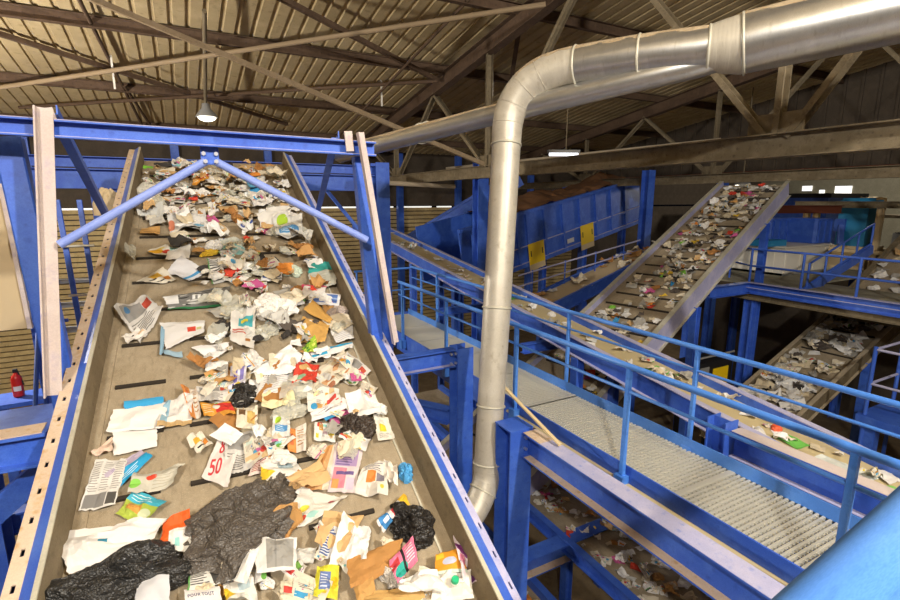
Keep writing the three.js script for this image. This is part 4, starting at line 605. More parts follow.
// ------------------------------------------------------------------ waste on the wide belt
const ITEMS = [
["paper_sheet","long crumpled white paper wrapper with one blue dash beside the black bag","paper","bluedash",[-0.733,1.791,-0.288,1.707,-0.393,1.561,-0.644,1.563],0.03,0.03],
["paper_sheet","pale grey folded paper lying on the black bag","paper","#d6d6da",[-0.384,1.427,-0.271,1.394,-0.272,1.262,-0.389,1.295],0.11,0.006],
["snack_packet","bright orange packet with a white panel beside the grey bag","packet","orangepack",[-0.308,1.673,-0.2,1.703,-0.193,1.506,-0.323,1.548],0.05,0.02],
["newspaper_page","newspaper page with text columns and a grey photo along the skirt","newspaper","news",[-0.621,2.159,-0.479,2.125,-0.509,1.85,-0.653,1.872],0.026,0.008],
["flyer","cyan and lilac flyer lying on the newspaper page","flyer","cyanflyer",[-0.572,2.043,-0.425,2.177,-0.369,2.107,-0.507,1.958],0.026,0.008],
["plastic_film","clear crinkled plastic bag with red and green spots","plastic bag","clearspots",[-0.428,2.01,-0.223,2.008,-0.27,1.896,-0.46,1.877],0.03,0.03],
["magazine","green and cyan folded magazine beside the clear bag","magazine","greenmag",[-0.438,1.91,-0.293,1.786,-0.39,1.708,-0.505,1.813],0.03,0.02],
["paper_sheet","plain white office sheet with a straight lower edge","paper","#f4f0ea",[-0.562,2.335,-0.359,2.318,-0.354,2.178,-0.547,2.17],0.026,0.004],
["paper_pad","thick white folded paper pad above the office sheet","paper","#f6f2ec",[-0.577,2.514,-0.315,2.489,-0.319,2.291,-0.592,2.334],0.035,0.01],
["paper_strip","blue paper strip sticking out behind the white pad","paper","#3aa5dc",[-0.53,2.566,-0.337,2.561,-0.33,2.474,-0.525,2.498],0.03,0.004],
["paper_sack","white paper sack with a blue band","sack","bluesack",[-0.338,2.504,-0.175,2.498,-0.192,2.312,-0.355,2.286],0.05,0.02],
["wrapper","small pale pink wrapper with a pointed end by the skirt","wrapper","#e6c9b4",[-0.645,2.218,-0.564,2.307,-0.544,2.19,-0.625,2.193],0.026,0.015],
["carton","crushed white carton with yellow and black print standing alone","carton","yellowpack",[-0.213,2.162,-0.149,2.233,-0.09,2.106,-0.162,2.036],0.04,0.025],
["flyer","white flyer with bold slanted red figures","flyer","redtext",[-0.042,2.196,0.057,2.154,-0.035,1.799,-0.152,1.92],0.026,0.01],
["magazine_page","grey magazine page behind the red figure flyer","magazine","greypage",[-0.022,2.194,0.168,2.12,0.084,1.887,-0.047,1.912],0.03,0.015],
["magazine_page","pink and red printed magazine page","magazine","pinkpage",[0.128,2.031,0.253,2.041,0.205,1.87,0.062,1.846],0.04,0.015],
["paper_sheet","white sheet with a yellow corner behind the grey bag","paper","yellowcorner",[0.126,1.913,0.293,1.921,0.327,1.781,0.122,1.79],0.04,0.015],
["plastic_wrap","white wrap with fruit print and a long torn edge","packaging","fruit",[0.309,1.705,0.51,1.588,0.334,1.502,0.159,1.492],0.03,0.02],
["brochure_cover","tan inner page of an open brochure","brochure","tanpage",[0.472,1.933,0.532,1.954,0.422,1.648,0.304,1.708],0.035,0.012],
["brochure","open brochure page with violet and pink print","brochure","violetpage",[0.533,1.959,0.68,1.903,0.55,1.601,0.42,1.659],0.03,0.008],
["carton","white flattened carton with an orange square and grey script","carton","scriptpack",[0.626,1.733,0.762,1.758,0.695,1.51,0.546,1.611],0.05,0.02],
["carton","white folded carton with a curled end touching the blue film","carton","#efe6da",[0.756,1.771,0.801,1.68,0.767,1.562,0.72,1.622],0.045,0.02],
["tissue_carton","small white carton with a yellow patch by the brown bag","carton","yellowpatch",[0.787,2.093,0.869,2.054,0.862,1.898,0.759,1.895],0.04,0.015],
["snack_tube","colourful rolled packet in blue, red and yellow","packet","tubepack",[0.601,1.403,0.783,1.515,0.793,1.45,0.622,1.341],0.05,0.015],
["cardboard_sheet","large brown corrugated cardboard sheet with torn edges","cardboard","#b98548",[0.417,1.255,0.691,1.273,0.62,1.149,0.405,1.12],0.07,0.01],
["magazine","pink and teal magazine with a black strap across","magazine","pinkteal",[0.588,1.171,0.735,1.261,0.72,1.142,0.596,1.07],0.09,0.015],
["carton","orange printed card with a blue oval","carton","orangecard",[0.807,1.149,0.929,1.135,0.917,1.024,0.764,1.056],0.09,0.006],
["plastic_pack","clear white pouch under the orange card","packaging","#ece8de",[0.763,1.062,0.932,1.03,0.887,0.906,0.71,0.966],0.08,0.02],
["plastic_film","purple and pink crinkled film at the right skirt","plastic film","purplefilm",[0.917,1.202,0.98,1.087,0.96,0.965,0.874,0.994],0.06,0.04],
["carton","lemon yellow carton with a blue printed label","carton","lemonpack",[0.293,1.272,0.381,1.233,0.345,1.097,0.25,1.134],0.07,0.012],
["wrapper","white wrapper with dense blue print","wrapper","bluewrap",[0.367,1.456,0.429,1.415,0.362,1.302,0.3,1.323],0.04,0.012],
["tissue_paper","large crumpled white tissue beside the cardboard sheet","tissue","#f6f4f0",[0.457,1.477,0.563,1.36,0.501,1.225,0.347,1.276],0.05,0.03],
["tissue_paper","crumpled white film below the pink and teal magazine","tissue","#eeeae4",[0.613,1.092,0.77,1.058,0.774,0.956,0.58,1.022],0.09,0.03],
["envelope","torn white envelope with a grey window on the grey bag","envelope","greywindow",[0.055,1.445,0.229,1.395,0.201,1.246,0.048,1.288],0.13,0.008],
["paper_strip","torn white paper strip hanging from the window envelope","paper","#efece6",[0.047,1.445,0.091,1.441,0.01,1.25,-0.04,1.284],0.12,0.012],
["carton","crushed red and white carton with green print","carton","redpack",[0.138,1.292,0.207,1.364,0.26,1.275,0.201,1.226],0.06,0.02],
["paper_sheet","small white sheet printed POUR TOUT","paper","pourtout",[-0.222,1.333,-0.095,1.307,-0.084,1.228,-0.218,1.266],0.07,0.005],
["newspaper_page","newspaper corner with a green edge under the grey bag","newspaper","news2",[-0.198,1.437,-0.109,1.441,-0.023,1.32,-0.209,1.323],0.05,0.015],
["cardboard_sheet","tan cardboard flap with printed marks at the foot of the belt","cardboard","#cfa563",[0.471,1.089,0.698,1.039,0.692,0.952,0.432,1.042],0.07,0.01],
["cardboard_sheet","narrow tan cardboard strip beside the lemon carton","cardboard","#c99a5a",[0.421,1.129,0.51,1.145,0.501,1.041,0.42,1.06],0.06,0.01],
["paper_sheet","crumpled cream sheet with yellow triangle","paper","yellowcorner",[-0.083,1.317,0.031,1.31,0.045,1.206,-0.073,1.238],0.06,0.02],
["carton","cream carton with a red square and thin script","carton","creamred",[0.139,1.242,0.27,1.216,0.244,1.12,0.124,1.162],0.06,0.015],
["plastic_bag","white carrier bag with a small red logo and blue ties","plastic bag","redlogo",[-0.378,3.315,-0.097,3.327,-0.108,3.154,-0.334,3.017],0.03,0.012],
["ribbon","thin blue tie band hanging from the white carrier bag","tie","#8fb3c9",[-0.369,3.267,-0.345,3.263,-0.348,2.968,-0.37,2.972],0.045,0.006],
["ribbon","short blue tie band lying on the belt","tie","#9ab6c6",[-0.352,3.026,-0.242,2.97,-0.236,2.916,-0.344,2.971],0.026,0.006],
["magazine_page","crumpled magazine page with a grey photo by the left skirt","magazine","greypage",[-0.652,3.503,-0.473,3.661,-0.358,3.465,-0.486,3.136],0.03,0.03],
["wrapper","small crumpled white wrapper with a black dot","wrapper","blackdot",[-0.6,3.227,-0.507,3.279,-0.446,3.244,-0.551,3.105],0.03,0.02],
["plastic_bag","black and white lettered plastic bag with a green edge","plastic bag","leopard",[-0.37,3.665,0.103,3.792,0.037,3.5,-0.333,3.493],0.035,0.015],
["envelope","white sheet with one blue stripe folded over the flight","envelope","bluestripe",[-0.255,4.292,-0.048,4.036,-0.203,3.874,-0.367,4.058],0.04,0.01],
["leaflet","yellow and white leaflet lying under the blue striped sheet","leaflet","yellowpack",[-0.568,3.948,-0.386,4.154,-0.289,3.926,-0.398,3.894],0.026,0.008],
["paper_sheet","crumpled white sheet with a red and green printed corner","paper","fruit",[-0.514,4.468,-0.218,4.726,-0.211,4.44,-0.494,4.354],0.03,0.02],
["paper_sheet","folded white sheet beside the printed corner sheet","paper","#f0ece6",[-0.355,4.414,-0.178,4.515,-0.195,4.267,-0.374,4.286],0.04,0.012],
["plastic_film","torn clear film hanging over the left skirt","plastic film","clear",[-0.75,4.641,-0.595,4.511,-0.583,4.218,-0.698,4.445],0.05,0.03],
["flyer","blue flyer with white lettering","flyer","bluesign",[0.348,3.952,0.538,4.037,0.498,3.811,0.33,3.783],0.05,0.006],
["plastic_bag","clear bag with a wide teal top band","plastic bag","tealbag",[0.751,4.032,1.012,4.041,0.911,3.635,0.688,3.634],0.05,0.012],
["picture_card","white card with a bright pink border","card","pinkframe",[0.645,3.715,0.84,3.654,0.749,3.412,0.565,3.472],0.045,0.008],
["picture_card","white bordered card with a blue seascape print","card","bluephoto",[0.699,3.567,0.915,3.471,0.864,3.324,0.638,3.361],0.06,0.006],
["envelope","large manila envelope lying flat","envelope","#d9a95c",[0.57,3.231,0.756,3.116,0.659,2.866,0.462,2.918],0.05,0.01],
["envelope","creased manila envelope folded above the flat one","envelope","#d2a152",[0.578,3.276,0.674,3.391,0.778,3.116,0.738,3.069],0.075,0.012],
["notepad","white notepad page with handwritten lines","notepad","lined",[0.732,3.04,0.917,3.114,0.87,2.873,0.734,2.851],0.05,0.006],
["carton","flat white and cyan carton under the notepad page","carton","cyanpack",[0.526,2.776,0.85,2.852,0.836,2.77,0.55,2.693],0.05,0.012],
["wrapper","lime green leaf print wrapper","wrapper","leafpack",[0.497,2.845,0.604,2.943,0.604,2.799,0.498,2.731],0.055,0.015],
["paper_sheet","folded white sheet standing up in sharp creases","paper","#f8f6f2",[0.142,2.621,0.412,2.852,0.483,2.724,0.383,2.536],0.08,0.02],
["notepad","spiral notebook page with faint lines","notepad","lined",[0.21,2.597,0.416,2.591,0.355,2.391,0.141,2.363],0.07,0.008],
["magazine","magazine spread with beige food pictures","magazine","foodpage",[0.431,2.529,0.761,2.725,0.768,2.503,0.509,2.319],0.06,0.015],
["magazine","grey and white magazine with a yellow spine at the right of the belt","magazine","greypage",[0.791,2.757,0.888,2.49,0.739,2.411,0.699,2.575],0.04,0.012],
["paper_sheet","white sheet with dark scribbled writing","paper","scribble",[0.433,2.197,0.61,2.304,0.691,2.201,0.431,2.123],0.06,0.012],
["wrapper","orange striped wrapper beside the pink magazine page","wrapper","orangestripe",[0.285,2.115,0.396,2.118,0.361,1.921,0.273,1.96],0.05,0.015],
["carton","tall white pack with a teal and yellow badge","carton","tealbadge",[0.077,3.343,0.256,3.424,0.187,2.846,0.049,2.987],0.06,0.018],
["paper_sheet","white sheet with a pointed lower corner","paper","#f3f0ee",[-0.189,3.02,0.042,3.018,0.024,2.92,-0.064,2.831],0.03,0.008],
["paper_sheet","small plain white square sheet under the pointed sheet","paper","#efece6",[-0.104,2.85,0.03,2.81,0.012,2.711,-0.112,2.74],0.03,0.012],
["wrapper","violet and white wrapper","wrapper","violetwrap",[0.038,2.725,0.133,2.725,0.102,2.497,0.008,2.502],0.055,0.02],
["snack_packet","red and orange snack packet","packet","redsnack",[-0.145,2.445,0.013,2.414,0.036,2.274,-0.127,2.34],0.045,0.015],
["magazine_page","grey photo magazine page with a blue badge","magazine","greypage",[-0.163,2.585,0.017,2.579,0.007,2.41,-0.15,2.432],0.05,0.015],
["leaflet","orange edged leaflet beside the white paper sack","leaflet","orangestripe",[-0.244,2.597,-0.159,2.595,-0.142,2.341,-0.193,2.33],0.04,0.02],
["packaging_box","white box with a lime and blue print","box","limepack",[0.228,2.216,0.321,2.209,0.296,2.041,0.204,2.065],0.06,0.012],
["plastic_pack","pale yellow crumpled pouch","packaging","#e6dcae",[0.192,2.433,0.366,2.428,0.362,2.249,0.174,2.263],0.06,0.03],
["carton","cream carton with a square brown print","carton","creambrown",[0.046,2.338,0.157,2.31,0.13,2.146,0.03,2.188],0.06,0.015],
["wrapper","red and green wrapper with a tan patch","wrapper","redgreen",[0.419,2.649,0.582,2.656,0.515,2.444,0.372,2.468],0.065,0.02],
["snack_packet","bright red packet at the top of the heap","packet","redsnack",[-0.13,6.229,0.03,6.38,0.019,6.036,-0.153,5.932],0.1,0.02],
["paper_sheet","wide white sheet near the top of the heap","paper","#f1ede8",[0.398,5.816,0.654,5.543,0.567,5.34,0.427,5.342],0.08,0.015],
["plastic_bag","white crumpled bag with blue patches near the top","plastic bag","whiteblue",[-0.376,5.099,-0.045,5.214,-0.03,4.827,-0.343,4.735],0.07,0.03],
["cardboard_sheet","tan cardboard piece resting on a flight","cardboard","#d0a160",[-0.585,4.924,-0.434,4.96,-0.428,4.784,-0.585,4.794],0.03,0.01],
["plastic_film","grey white film near the left skirt","plastic film","#cfcfca",[-0.647,5.3,-0.412,5.346,-0.414,5.147,-0.606,5.177],0.04,0.025],
["paper_sheet","crumpled white sheet with a lime printed patch","paper","limepack",[0.568,5.018,0.878,5.087,0.796,4.548,0.549,4.566],0.08,0.03],
["paper_sheet","broad crumpled white sheet below the wide top sheet","paper","#eeeae2",[0.413,5.098,0.793,5.334,0.764,5.009,0.451,4.824],0.07,0.03],
["wrapper","blue crinkled wrapper on the heap crest","wrapper","#5aa6cf",[0.413,6.095,0.53,6.171,0.561,5.835,0.419,5.798],0.11,0.02],
["carton","white pack with cyan stripes below the blue flyer","carton","cyanpack",[0.461,3.54,0.606,3.581,0.614,3.395,0.482,3.373],0.06,0.012],
["magazine_page","newspaper bundle in black and white","newspaper","news2",[-0.059,4.179,0.142,4.269,0.163,3.89,-0.033,3.834],0.04,0.02],
["leaflet","white leaflet with red and yellow panels","leaflet","redpack",[0.176,3.854,0.389,3.826,0.354,3.651,0.209,3.703],0.05,0.015]
];
const BAGS = [
["plastic_bag","large dark grey crumpled refuse bag in the middle of the belt foot","plastic bag","#544d46",0.003,1.589,0.22,0.19,0.1,0.6,0.35],
["plastic_bag","long grey twisted tail of refuse film beside the large bag","plastic bag","#5c544b",0.181,1.693,0.08,0.16,0.05,-0.5,0.35],
["plastic_bag","black wrinkled refuse bag at the left foot of the belt","plastic bag","#2b2a29",-0.462,1.467,0.27,0.11,0.09,0,0.35],
["plastic_bag","small brown black knotted bag with gathered folds","plastic bag","#3d332c",0.68,2.052,0.095,0.095,0.07,0.3,0.3],
["plastic_bag","black crumpled bag behind the colourful rolled packet","plastic bag","#23201e",0.755,1.357,0.105,0.11,0.07,0.2,0.3],
["plastic_bag","small black creased bag above the cream carton","plastic bag","#2a2622",0.085,2.463,0.085,0.075,0.06,0.1,0.35],
["plastic_film","small crumpled sky blue film ball","plastic film","#4f9fd6",0.844,1.657,0.04,0.05,0.04,0,0.4],
["tissue_paper","crumpled white tissue ball by the small carton","tissue","#f2efe8",0.849,2.163,0.05,0.045,0.035,0,0.9],
["plastic_bag","flattened round clear white bag with teal flecks","plastic bag","tealfleck",0.147,4.528,0.15,0.15,0.04,0,0.35],
["tissue_paper","large crumpled white paper ball in the centre of the heap","tissue","#efe9e0",0.365,3.386,0.14,0.15,0.08,0.4,0.9],
["plastic_film","crumpled grey tissue beside the notepad page","tissue","#b8a9a0",0.844,3.259,0.07,0.07,0.05,0,0.8],
["plastic_film","crumpled green tinted clear film on the belt","plastic film","#c9d6c2",0.579,3.978,0.09,0.1,0.05,0.2,0.35],
["tissue_paper","crumpled grey paper ball at the foot near the cardboard","tissue","#c3bcb2",0.601,1.141,0.05,0.06,0.05,0,0.85],
["plastic_film","pale crumpled film under the top beam","plastic film","#d8d4c8",-0.564,5.916,0.13,0.12,0.06,0.3,0.4]
];
const LOOSE = [[-0.464,5.839],[0.291,2.489],[-0.055,4.453],[-0.379,5.78],[0.308,4.478],[-0.009,5.026],[0.228,2.994],[0.542,2.914],[0.212,2.605],[0.444,6.107],[0.497,4.959],[0.663,4.43],[0.242,5.109],[0.034,4.468],[0.061,6.493],[0.321,5.143],[-0.071,2.83],[-0.456,5.514],[-0.064,2.624],[0.675,4.299],[-0.232,6.045],[0.787,6.157],[0.234,3.942],[-0.022,1.273],[0.78,4.393],[0.276,4.111],[0.662,5.579],[-0.061,5.678],[0.271,6.103],[0.623,1.932],[0.818,4.181],[-0.258,5.114],[0.149,5.534],[-0.156,5.574],[0.567,2.488],[0.559,5.982],[0.46,5.792],[0.126,2.508],[0.785,5.093],[0.756,3.732],[-0.103,6.55],[0.7,4.714],[0.329,3.911],[0.341,1.721],[0.067,5.413],[0.534,2.241],[0.807,5.695],[0.437,6.505],[0.707,2.089],[0.59,2.061],[-0.124,4.898],[0.75,4.173],[0.589,6.088],[-0.261,4.505],[0.037,3.214],[-0.019,6.269],[0.102,6.343],[0.438,3.878],[0.128,3.059],[-0.491,5.603],[0.508,2.787],[0.49,4.368],[0.269,3.71],[0.389,4.092],[0.067,4.21],[0.665,5.131],[-0.261,6.479],[0.765,4.355],[0.526,4.966],[-0.418,6.228],[0.34,5.224],[0.674,2.044],[0.779,2.469],[0.835,3.954],[-0.003,2.146],[0.286,3.09],[0.808,5.625],[0.717,3.594],[0.206,6.351],[-0.516,5.137],[0.302,6.458],[-0.524,5.699],[-0.55,6.002],[0.031,6.038],[0.18,3.132],[-0.215,5.465],[0.177,5.319],[0.062,2.301],[0.578,1.84],[-0.06,5.882],[0.382,4.062],[0.598,3.152],[-0.043,4.78],[0.656,5.919],[-0.227,4.972],[0.809,6.588],[0.062,3.368],[0.144,4.5],[0.424,4.899],[-0.066,6.129],[0.315,5.269],[0.291,6.2],[0.568,5.323],[0.136,2.023],[0.557,5.884],[0.226,5.837],[0.374,6.205],[-0.305,5.098],[0.188,5.889],[0.289,4.734],[0.472,5.677],[0.153,4.041],[-0.342,5.298],[0.814,5.356],[-0.076,3.991],[0.5,5.045],[-0.193,5.375],[0.388,4.98],[-0.214,5.0],[0.047,4.117],[0.817,2.356],[0.038,1.347],[-0.334,6.498],[0.113,5.802],[0.405,6.172],[0.697,2.534],[0.026,3.979],[0.609,5.417],[0.702,5.207],[-0.092,2.859],[-0.008,3.252],[-0.222,5.882],[-0.276,6.443],[0.784,3.322],[0.296,5.756],[0.761,6.32],[0.026,5.315],[0.317,5.427],[-0.459,6.394],[0.459,2.903],[0.334,2.694],[0.096,6.278],[0.709,2.471],[0.681,4.411],[-0.029,3.541],[0.294,4.044],[-0.05,2.629],[0.623,6.544],[0.414,1.429],[0.74,3.423],[0.808,5.998],[0.134,2.107],[0.433,6.475],[0.497,4.843],[-0.301,5.592],[0.318,6.356],[0.304,2.647],[0.224,4.161],[0.041,2.923],[0.676,4.827],[0.407,6.581],[0.362,4.016],[0.351,2.678],[-0.019,3.126],[0.546,2.349],[-0.304,5.801],[0.491,2.479],[0.094,6.533],[0.348,3.565],[0.697,3.433],[0.846,5.317],[-0.156,6.42],[0.754,2.28],[0.347,1.427],[-0.123,2.803],[0.583,5.81],[-0.091,3.878],[-0.605,6.228],[0.568,3.53],[0.471,2.676],[0.275,6.565],[0.425,2.705],[0.725,5.444],[0.063,2.548],[-0.07,6.544],[-0.005,2.643],[-0.376,6.401],[0.458,5.704],[0.509,5.816],[-0.158,4.62],[0.415,4.017],[-0.025,2.55],[0.472,4.991],[0.347,5.951],[0.611,1.922],[-0.091,4.396],[0.217,6.157],[-0.056,3.061],[0.33,5.737],[0.579,3.885],[-0.589,6.325],[0.809,2.302],[-0.092,6.412],[0.024,6.057],[0.517,2.693],[-0.159,1.313],[0.543,2.379],[0.175,3.444],[-0.035,5.11],[-0.181,6.54],[-0.114,4.394],[0.845,6.047],[-0.344,5.291],[0.581,3.602],[0.041,6.15],[0.311,4.311],[0.283,1.744],[0.557,3.972],[0.813,6.484],[-0.068,6.39],[0.281,6.268],[-0.41,5.826],[-0.317,5.611],[0.62,3.495],[0.127,3.469],[0.696,5.273],[0.194,1.478],[0.249,1.903],[-0.02,2.949],[0.338,3.613],[0.52,5.488],[0.516,5.321],[-0.083,4.047],[0.636,2.006],[0.572,5.313],[0.823,2.325],[0.724,6.559],[0.533,2.166],[-0.412,5.447],[-0.238,6.226],[-0.435,5.777],[0.109,2.709],[0.755,2.145],[-0.397,6.22],[-0.477,5.606],[0.304,4.196],[0.183,6.095],[0.547,3.438],[0.497,3.249],[-0.27,5.8],[0.826,4.798],[-0.181,4.934],[0.274,2.079],[0.225,2.495],[0.286,2.383],[0.307,1.782],[0.317,1.314],[0.318,3.194],[0.45,6.451],[0.176,1.319],[0.11,4.625],[-0.388,5.764],[0.423,5.596],[0.617,1.285],[0.463,3.832],[0.474,3.112],[0.418,5.942],[0.181,2.726],[0.135,5.626],[0.313,2.722],[0.767,5.379],[-0.16,5.391],[-0.157,6.135],[0.711,2.577],[0.348,5.095],[0.396,5.91],[0.006,6.009],[0.206,5.272],[-0.433,6.305],[-0.133,6.406],[0.389,1.481],[-0.551,5.339],[-0.105,4.527],[0.687,5.799],[0.766,6.325],[0.568,5.955],[0.588,4.77],[-0.098,5.222],[0.796,3.031],[0.277,5.975],[-0.031,1.422],[-0.13,5.54],[0.157,5.161],[-0.394,5.8],[0.817,5.48],[0.086,1.274],[-0.373,5.672],[-0.259,5.867],[-0.224,6.488],[0.399,2.442],[0.396,5.623],[0.292,5.617],[0.102,6.252],[0.147,3.808],[0.319,5.429],[0.615,2.112],[-0.396,5.368],[0.51,3.685],[0.615,5.153],[0.002,5.32],[-0.051,1.438],[0.101,5.099],[-0.043,4.601],[-0.005,6.289],[0.474,4.436],[0.433,2.519],[0.4,5.546],[0.369,5.981],[0.031,4.811],[0.524,3.579],[-0.275,4.744],[0.282,3.776],[0.745,4.998],[0.332,2.266],[0.085,3.407],[0.761,5.589],[0.162,4.439],[0.309,4.093],[-0.034,4.145],[0.377,2.416],[-0.466,5.483],[-0.019,3.573],[0.462,2.496],[-0.062,5.698],[0.564,5.56],[0.054,4.77],[0.796,2.504],[0.578,4.795],[-0.118,5.877],[-0.249,5.971],[0.433,1.265],[-0.007,3.912],[-0.106,4.909],[-0.564,5.992],[0.709,5.845],[-0.439,5.601],[0.3,5.864],[0.334,6.532],[-0.13,5.558],[0.706,2.097],[0.687,2.182],[0.353,5.586],[0.532,6.211],[-0.354,5.905],[0.146,5.095],[0.008,5.368],[0.183,6.149],[0.097,3.977],[0.052,5.916],[0.348,4.372],[0.374,4.634],[0.823,3.084],[0.288,5.236],[0.643,3.129],[0.138,3.884],[0.003,2.42],[0.59,4.325],[-0.044,5.844],[0.812,4.061],[-0.154,5.645],[0.302,4.505],[0.168,6.165],[0.263,6.364],[0.534,4.902],[0.268,6.3],[0.29,4.673],[0.037,4.952],[-0.498,5.483],[0.721,5.549],[-0.097,4.889],[0.193,5.615],[0.313,3.64],[0.565,1.91],[0.02,6.348],[-0.069,1.328],[0.821,6.454],[-0.467,5.045],[-0.457,6.076],[-0.369,5.321],[0.633,5.21],[-0.524,5.3],[0.414,4.739],[-0.269,6.425],[0.426,6.602],[0.079,6.028],[0.008,4.441],[0.546,2.054],[0.295,4.829],[0.529,3.391],[0.2,5.605],[-0.152,5.842],[0.816,4.612],[-0.187,4.586],[-0.085,6.179],[0.253,5.051],[0.561,6.223],[-0.016,2.71],[0.681,5.779],[0.651,5.755],[0.561,5.974],[0.721,5.05],[0.748,5.414],[0.26,2.549],[0.477,2.664],[0.508,5.726],[0.219,2.542],[0.133,6.162],[-0.106,5.141],[-0.046,4.383],[-0.133,4.565],[0.201,3.949],[-0.011,5.575],[0.501,6.503],[0.795,5.795],[0.656,4.343],[0.715,6.507],[-0.264,6.574],[0.311,4.383],[-0.06,4.967],[0.838,6.61],[-0.122,2.67],[0.606,6.27],[0.32,5.188],[0.482,2.054],[-0.202,5.007],[-0.357,5.231],[0.751,2.474],[-0.44,6.182],[0.613,6.405],[0.029,4.737],[0.066,5.818],[0.18,5.211],[0.656,2.053],[0.609,2.755],[0.087,2.181],[-0.479,6.263],[0.352,6.217],[0.066,2.422],[0.837,3.272],[-0.504,6.384],[-0.21,5.282],[-0.139,5.729],[0.14,5.869],[0.003,2.281],[0.506,2.25],[0.263,1.735],[0.269,2.393],[0.224,5.754],[-0.038,5.317],[-0.567,5.255],[-0.147,5.749],[0.647,5.923],[0.065,6.302],[-0.251,6.09],[0.597,2.283],[0.019,4.135],[0.422,1.92],[0.417,3.031],[-0.558,5.42],[0.781,6.094],[0.12,3.996],[0.249,1.348],[0.426,6.076],[0.101,3.989],[0.238,2.01],[0.209,2.067],[0.589,2.162],[0.138,5.91],[0.762,3.446],[0.003,3.11],[0.719,5.714],[0.621,5.773],[0.126,1.547],[-0.017,2.634],[0.755,5.56],[0.564,4.764],[-0.598,6.16],[-0.251,4.811],[0.163,2.768],[-0.274,4.698],[0.776,3.657],[0.784,4.548],[0.05,2.74],[0.61,4.282],[0.041,5.192],[0.269,4.292],[0.119,2.48],[0.087,4.339],[-0.412,5.535],[0.01,3.403],[0.458,6.574],[0.363,3.206],[0.582,5.967],[0.458,4.124],[0.063,5.466],[0.413,5.606],[-0.459,6.327],[0.229,5.5],[0.794,4.013],[0.526,3.569],[-0.081,4.621],[0.435,3.791],[0.183,3.418],[0.531,3.037],[-0.164,6.357],[0.607,5.931],[-0.344,6.571],[0.197,1.513],[0.158,5.543],[0.378,4.121],[-0.072,0.835],[-0.081,1.153],[0.381,0.773],[-0.439,0.637],[-0.011,0.805],[0.235,1.092],[0.79,0.738],[0.045,0.862],[0.834,0.609],[0.173,1.034],[-0.338,0.586],[0.809,1.043],[0.148,0.399],[0.69,0.921],[0.585,1.191],[0.681,0.679],[-0.358,0.561],[0.146,0.754],[-0.313,0.464],[0.315,0.843],[-0.078,1.194],[0.324,0.338],[0.004,1.009],[-0.144,0.922],[-0.574,0.574],[0.616,0.828],[0.369,0.477],[0.127,0.798],[-0.202,0.882],[0.175,1.197],[0.236,0.67],[-0.407,0.441],[0.498,0.396],[-0.438,0.453],[0.162,1.041],[0.29,1.026],[-0.492,0.311],[0.514,0.591],[0.436,0.618],[-0.339,0.54],[-0.439,1.113],[0.247,0.614],[0.059,0.647],[-0.502,1.101],[0.247,1.164],[0.044,0.858],[-0.226,0.34],[0.742,1.069],[-0.133,1.109],[0.579,0.573],[0.276,1.164],[0.124,1.155],[-0.235,0.651],[0.44,0.499],[-0.141,1.088],[0.108,1.013],[-0.234,0.456],[-0.071,0.468],[0.8,0.562],[0.217,0.403],[0.178,0.647],[-0.007,0.359],[-0.405,1.043],[-0.081,0.52],[-0.309,0.555],[-0.243,0.331],[0.363,0.607],[-0.359,0.935],[-0.448,0.543],[0.606,0.415]];
function lay(o, name, label, category, group, pos, q) {
  o.name = numbered(name); o.userData = { label, category }; if (group) o.userData.group = group;
  setup(o); o.position.copy(pos); o.quaternion.copy(q); scene.add(o); return o;
}
ITEMS.forEach(([name, label, cat, pr, q, lift, cr], i) => {
  let cu = 0, cs = 0; for (let k = 0; k < 4; k++) { cu += q[2 * k] / 4; cs += q[2 * k + 1] / 4; }
  const loc = []; for (let k = 0; k < 4; k++) loc.push(q[2 * k] - cu, -(q[2 * k + 1] - cs));
  const w = Math.hypot(loc[2] - loc[0], loc[3] - loc[1]), h = Math.hypot(loc[6] - loc[0], loc[7] - loc[1]), n = v => Math.max(5, Math.min(20, Math.round(v / .015)));
  lay(new THREE.Mesh(sheetGeo(loc, n(w), n(h), lift, cr, i * 1.7 + 3), paperMat(pr)), name, label, cat, null, mw(cu, cs), mq);
});
BAGS.forEach(([name, label, cat, col, u, s, ru, rs, rn, rot, rough], i) => {
  const m = prints[col] || filmMat(col, rough);
  lay(new THREE.Mesh(bagGeo(ru, rs, rn, i * 3.3 + 2, 1.15), m), name, label, cat, null, mw(u, s), mq.clone().multiply(new THREE.Quaternion().setFromAxisAngle(V(0, 1, 0), rot)));
});
{ const t = thing('bottle_cap', 'small green screw cap on the clear white pouch', 'bottle cap', mw(.825, .985, .12).toArray()); t.quaternion.copy(mq); t.updateMatrixWorld(true); const g = new THREE.CylinderGeometry(.016, .018, .016, 20); lpart(t, 'cap', g, flat(0x27b07a, .4)); const r = new THREE.CylinderGeometry(.02, .02, .006, 20); r.translate(0, -.01, 0); lpart(t, 'collar', r, M.white); }
// shared scraps
const unitQ = k => { const j = i => (hash(k, i, 21) - .5) * .34; return [-.5 + j(0), -.5 + j(1), .5 + j(2), -.5 + j(3), .5 + j(4), .5 + j(5), -.5 + j(6), .5 + j(7)]; };
const flatScrap = [], foldScrap = [], ballScrap = [];
for (let k = 0; k < 8; k++) { flatScrap.push(sheetGeo(unitQ(k), 6, 6, .1, .08, k * 2.3 + 1)); foldScrap.push(sheetGeo(unitQ(k + 20), 6, 6, .26, .22, k * 3.1 + 5)); ballScrap.push(bagGeo(.5, .5, .32, k * 4.1 + 1, 1.2, 6)); }
const inkName = { '#d8463a': 'red', '#e8a53a': 'amber', '#efd23a': 'yellow', '#6fb04a': 'green', '#3f9fd0': 'sky blue', '#4a62b0': 'dark blue', '#c86a9a': 'pink', '#2c2a30': 'black', '#d9b98a': 'tan', '#8ecfc8': 'mint' };
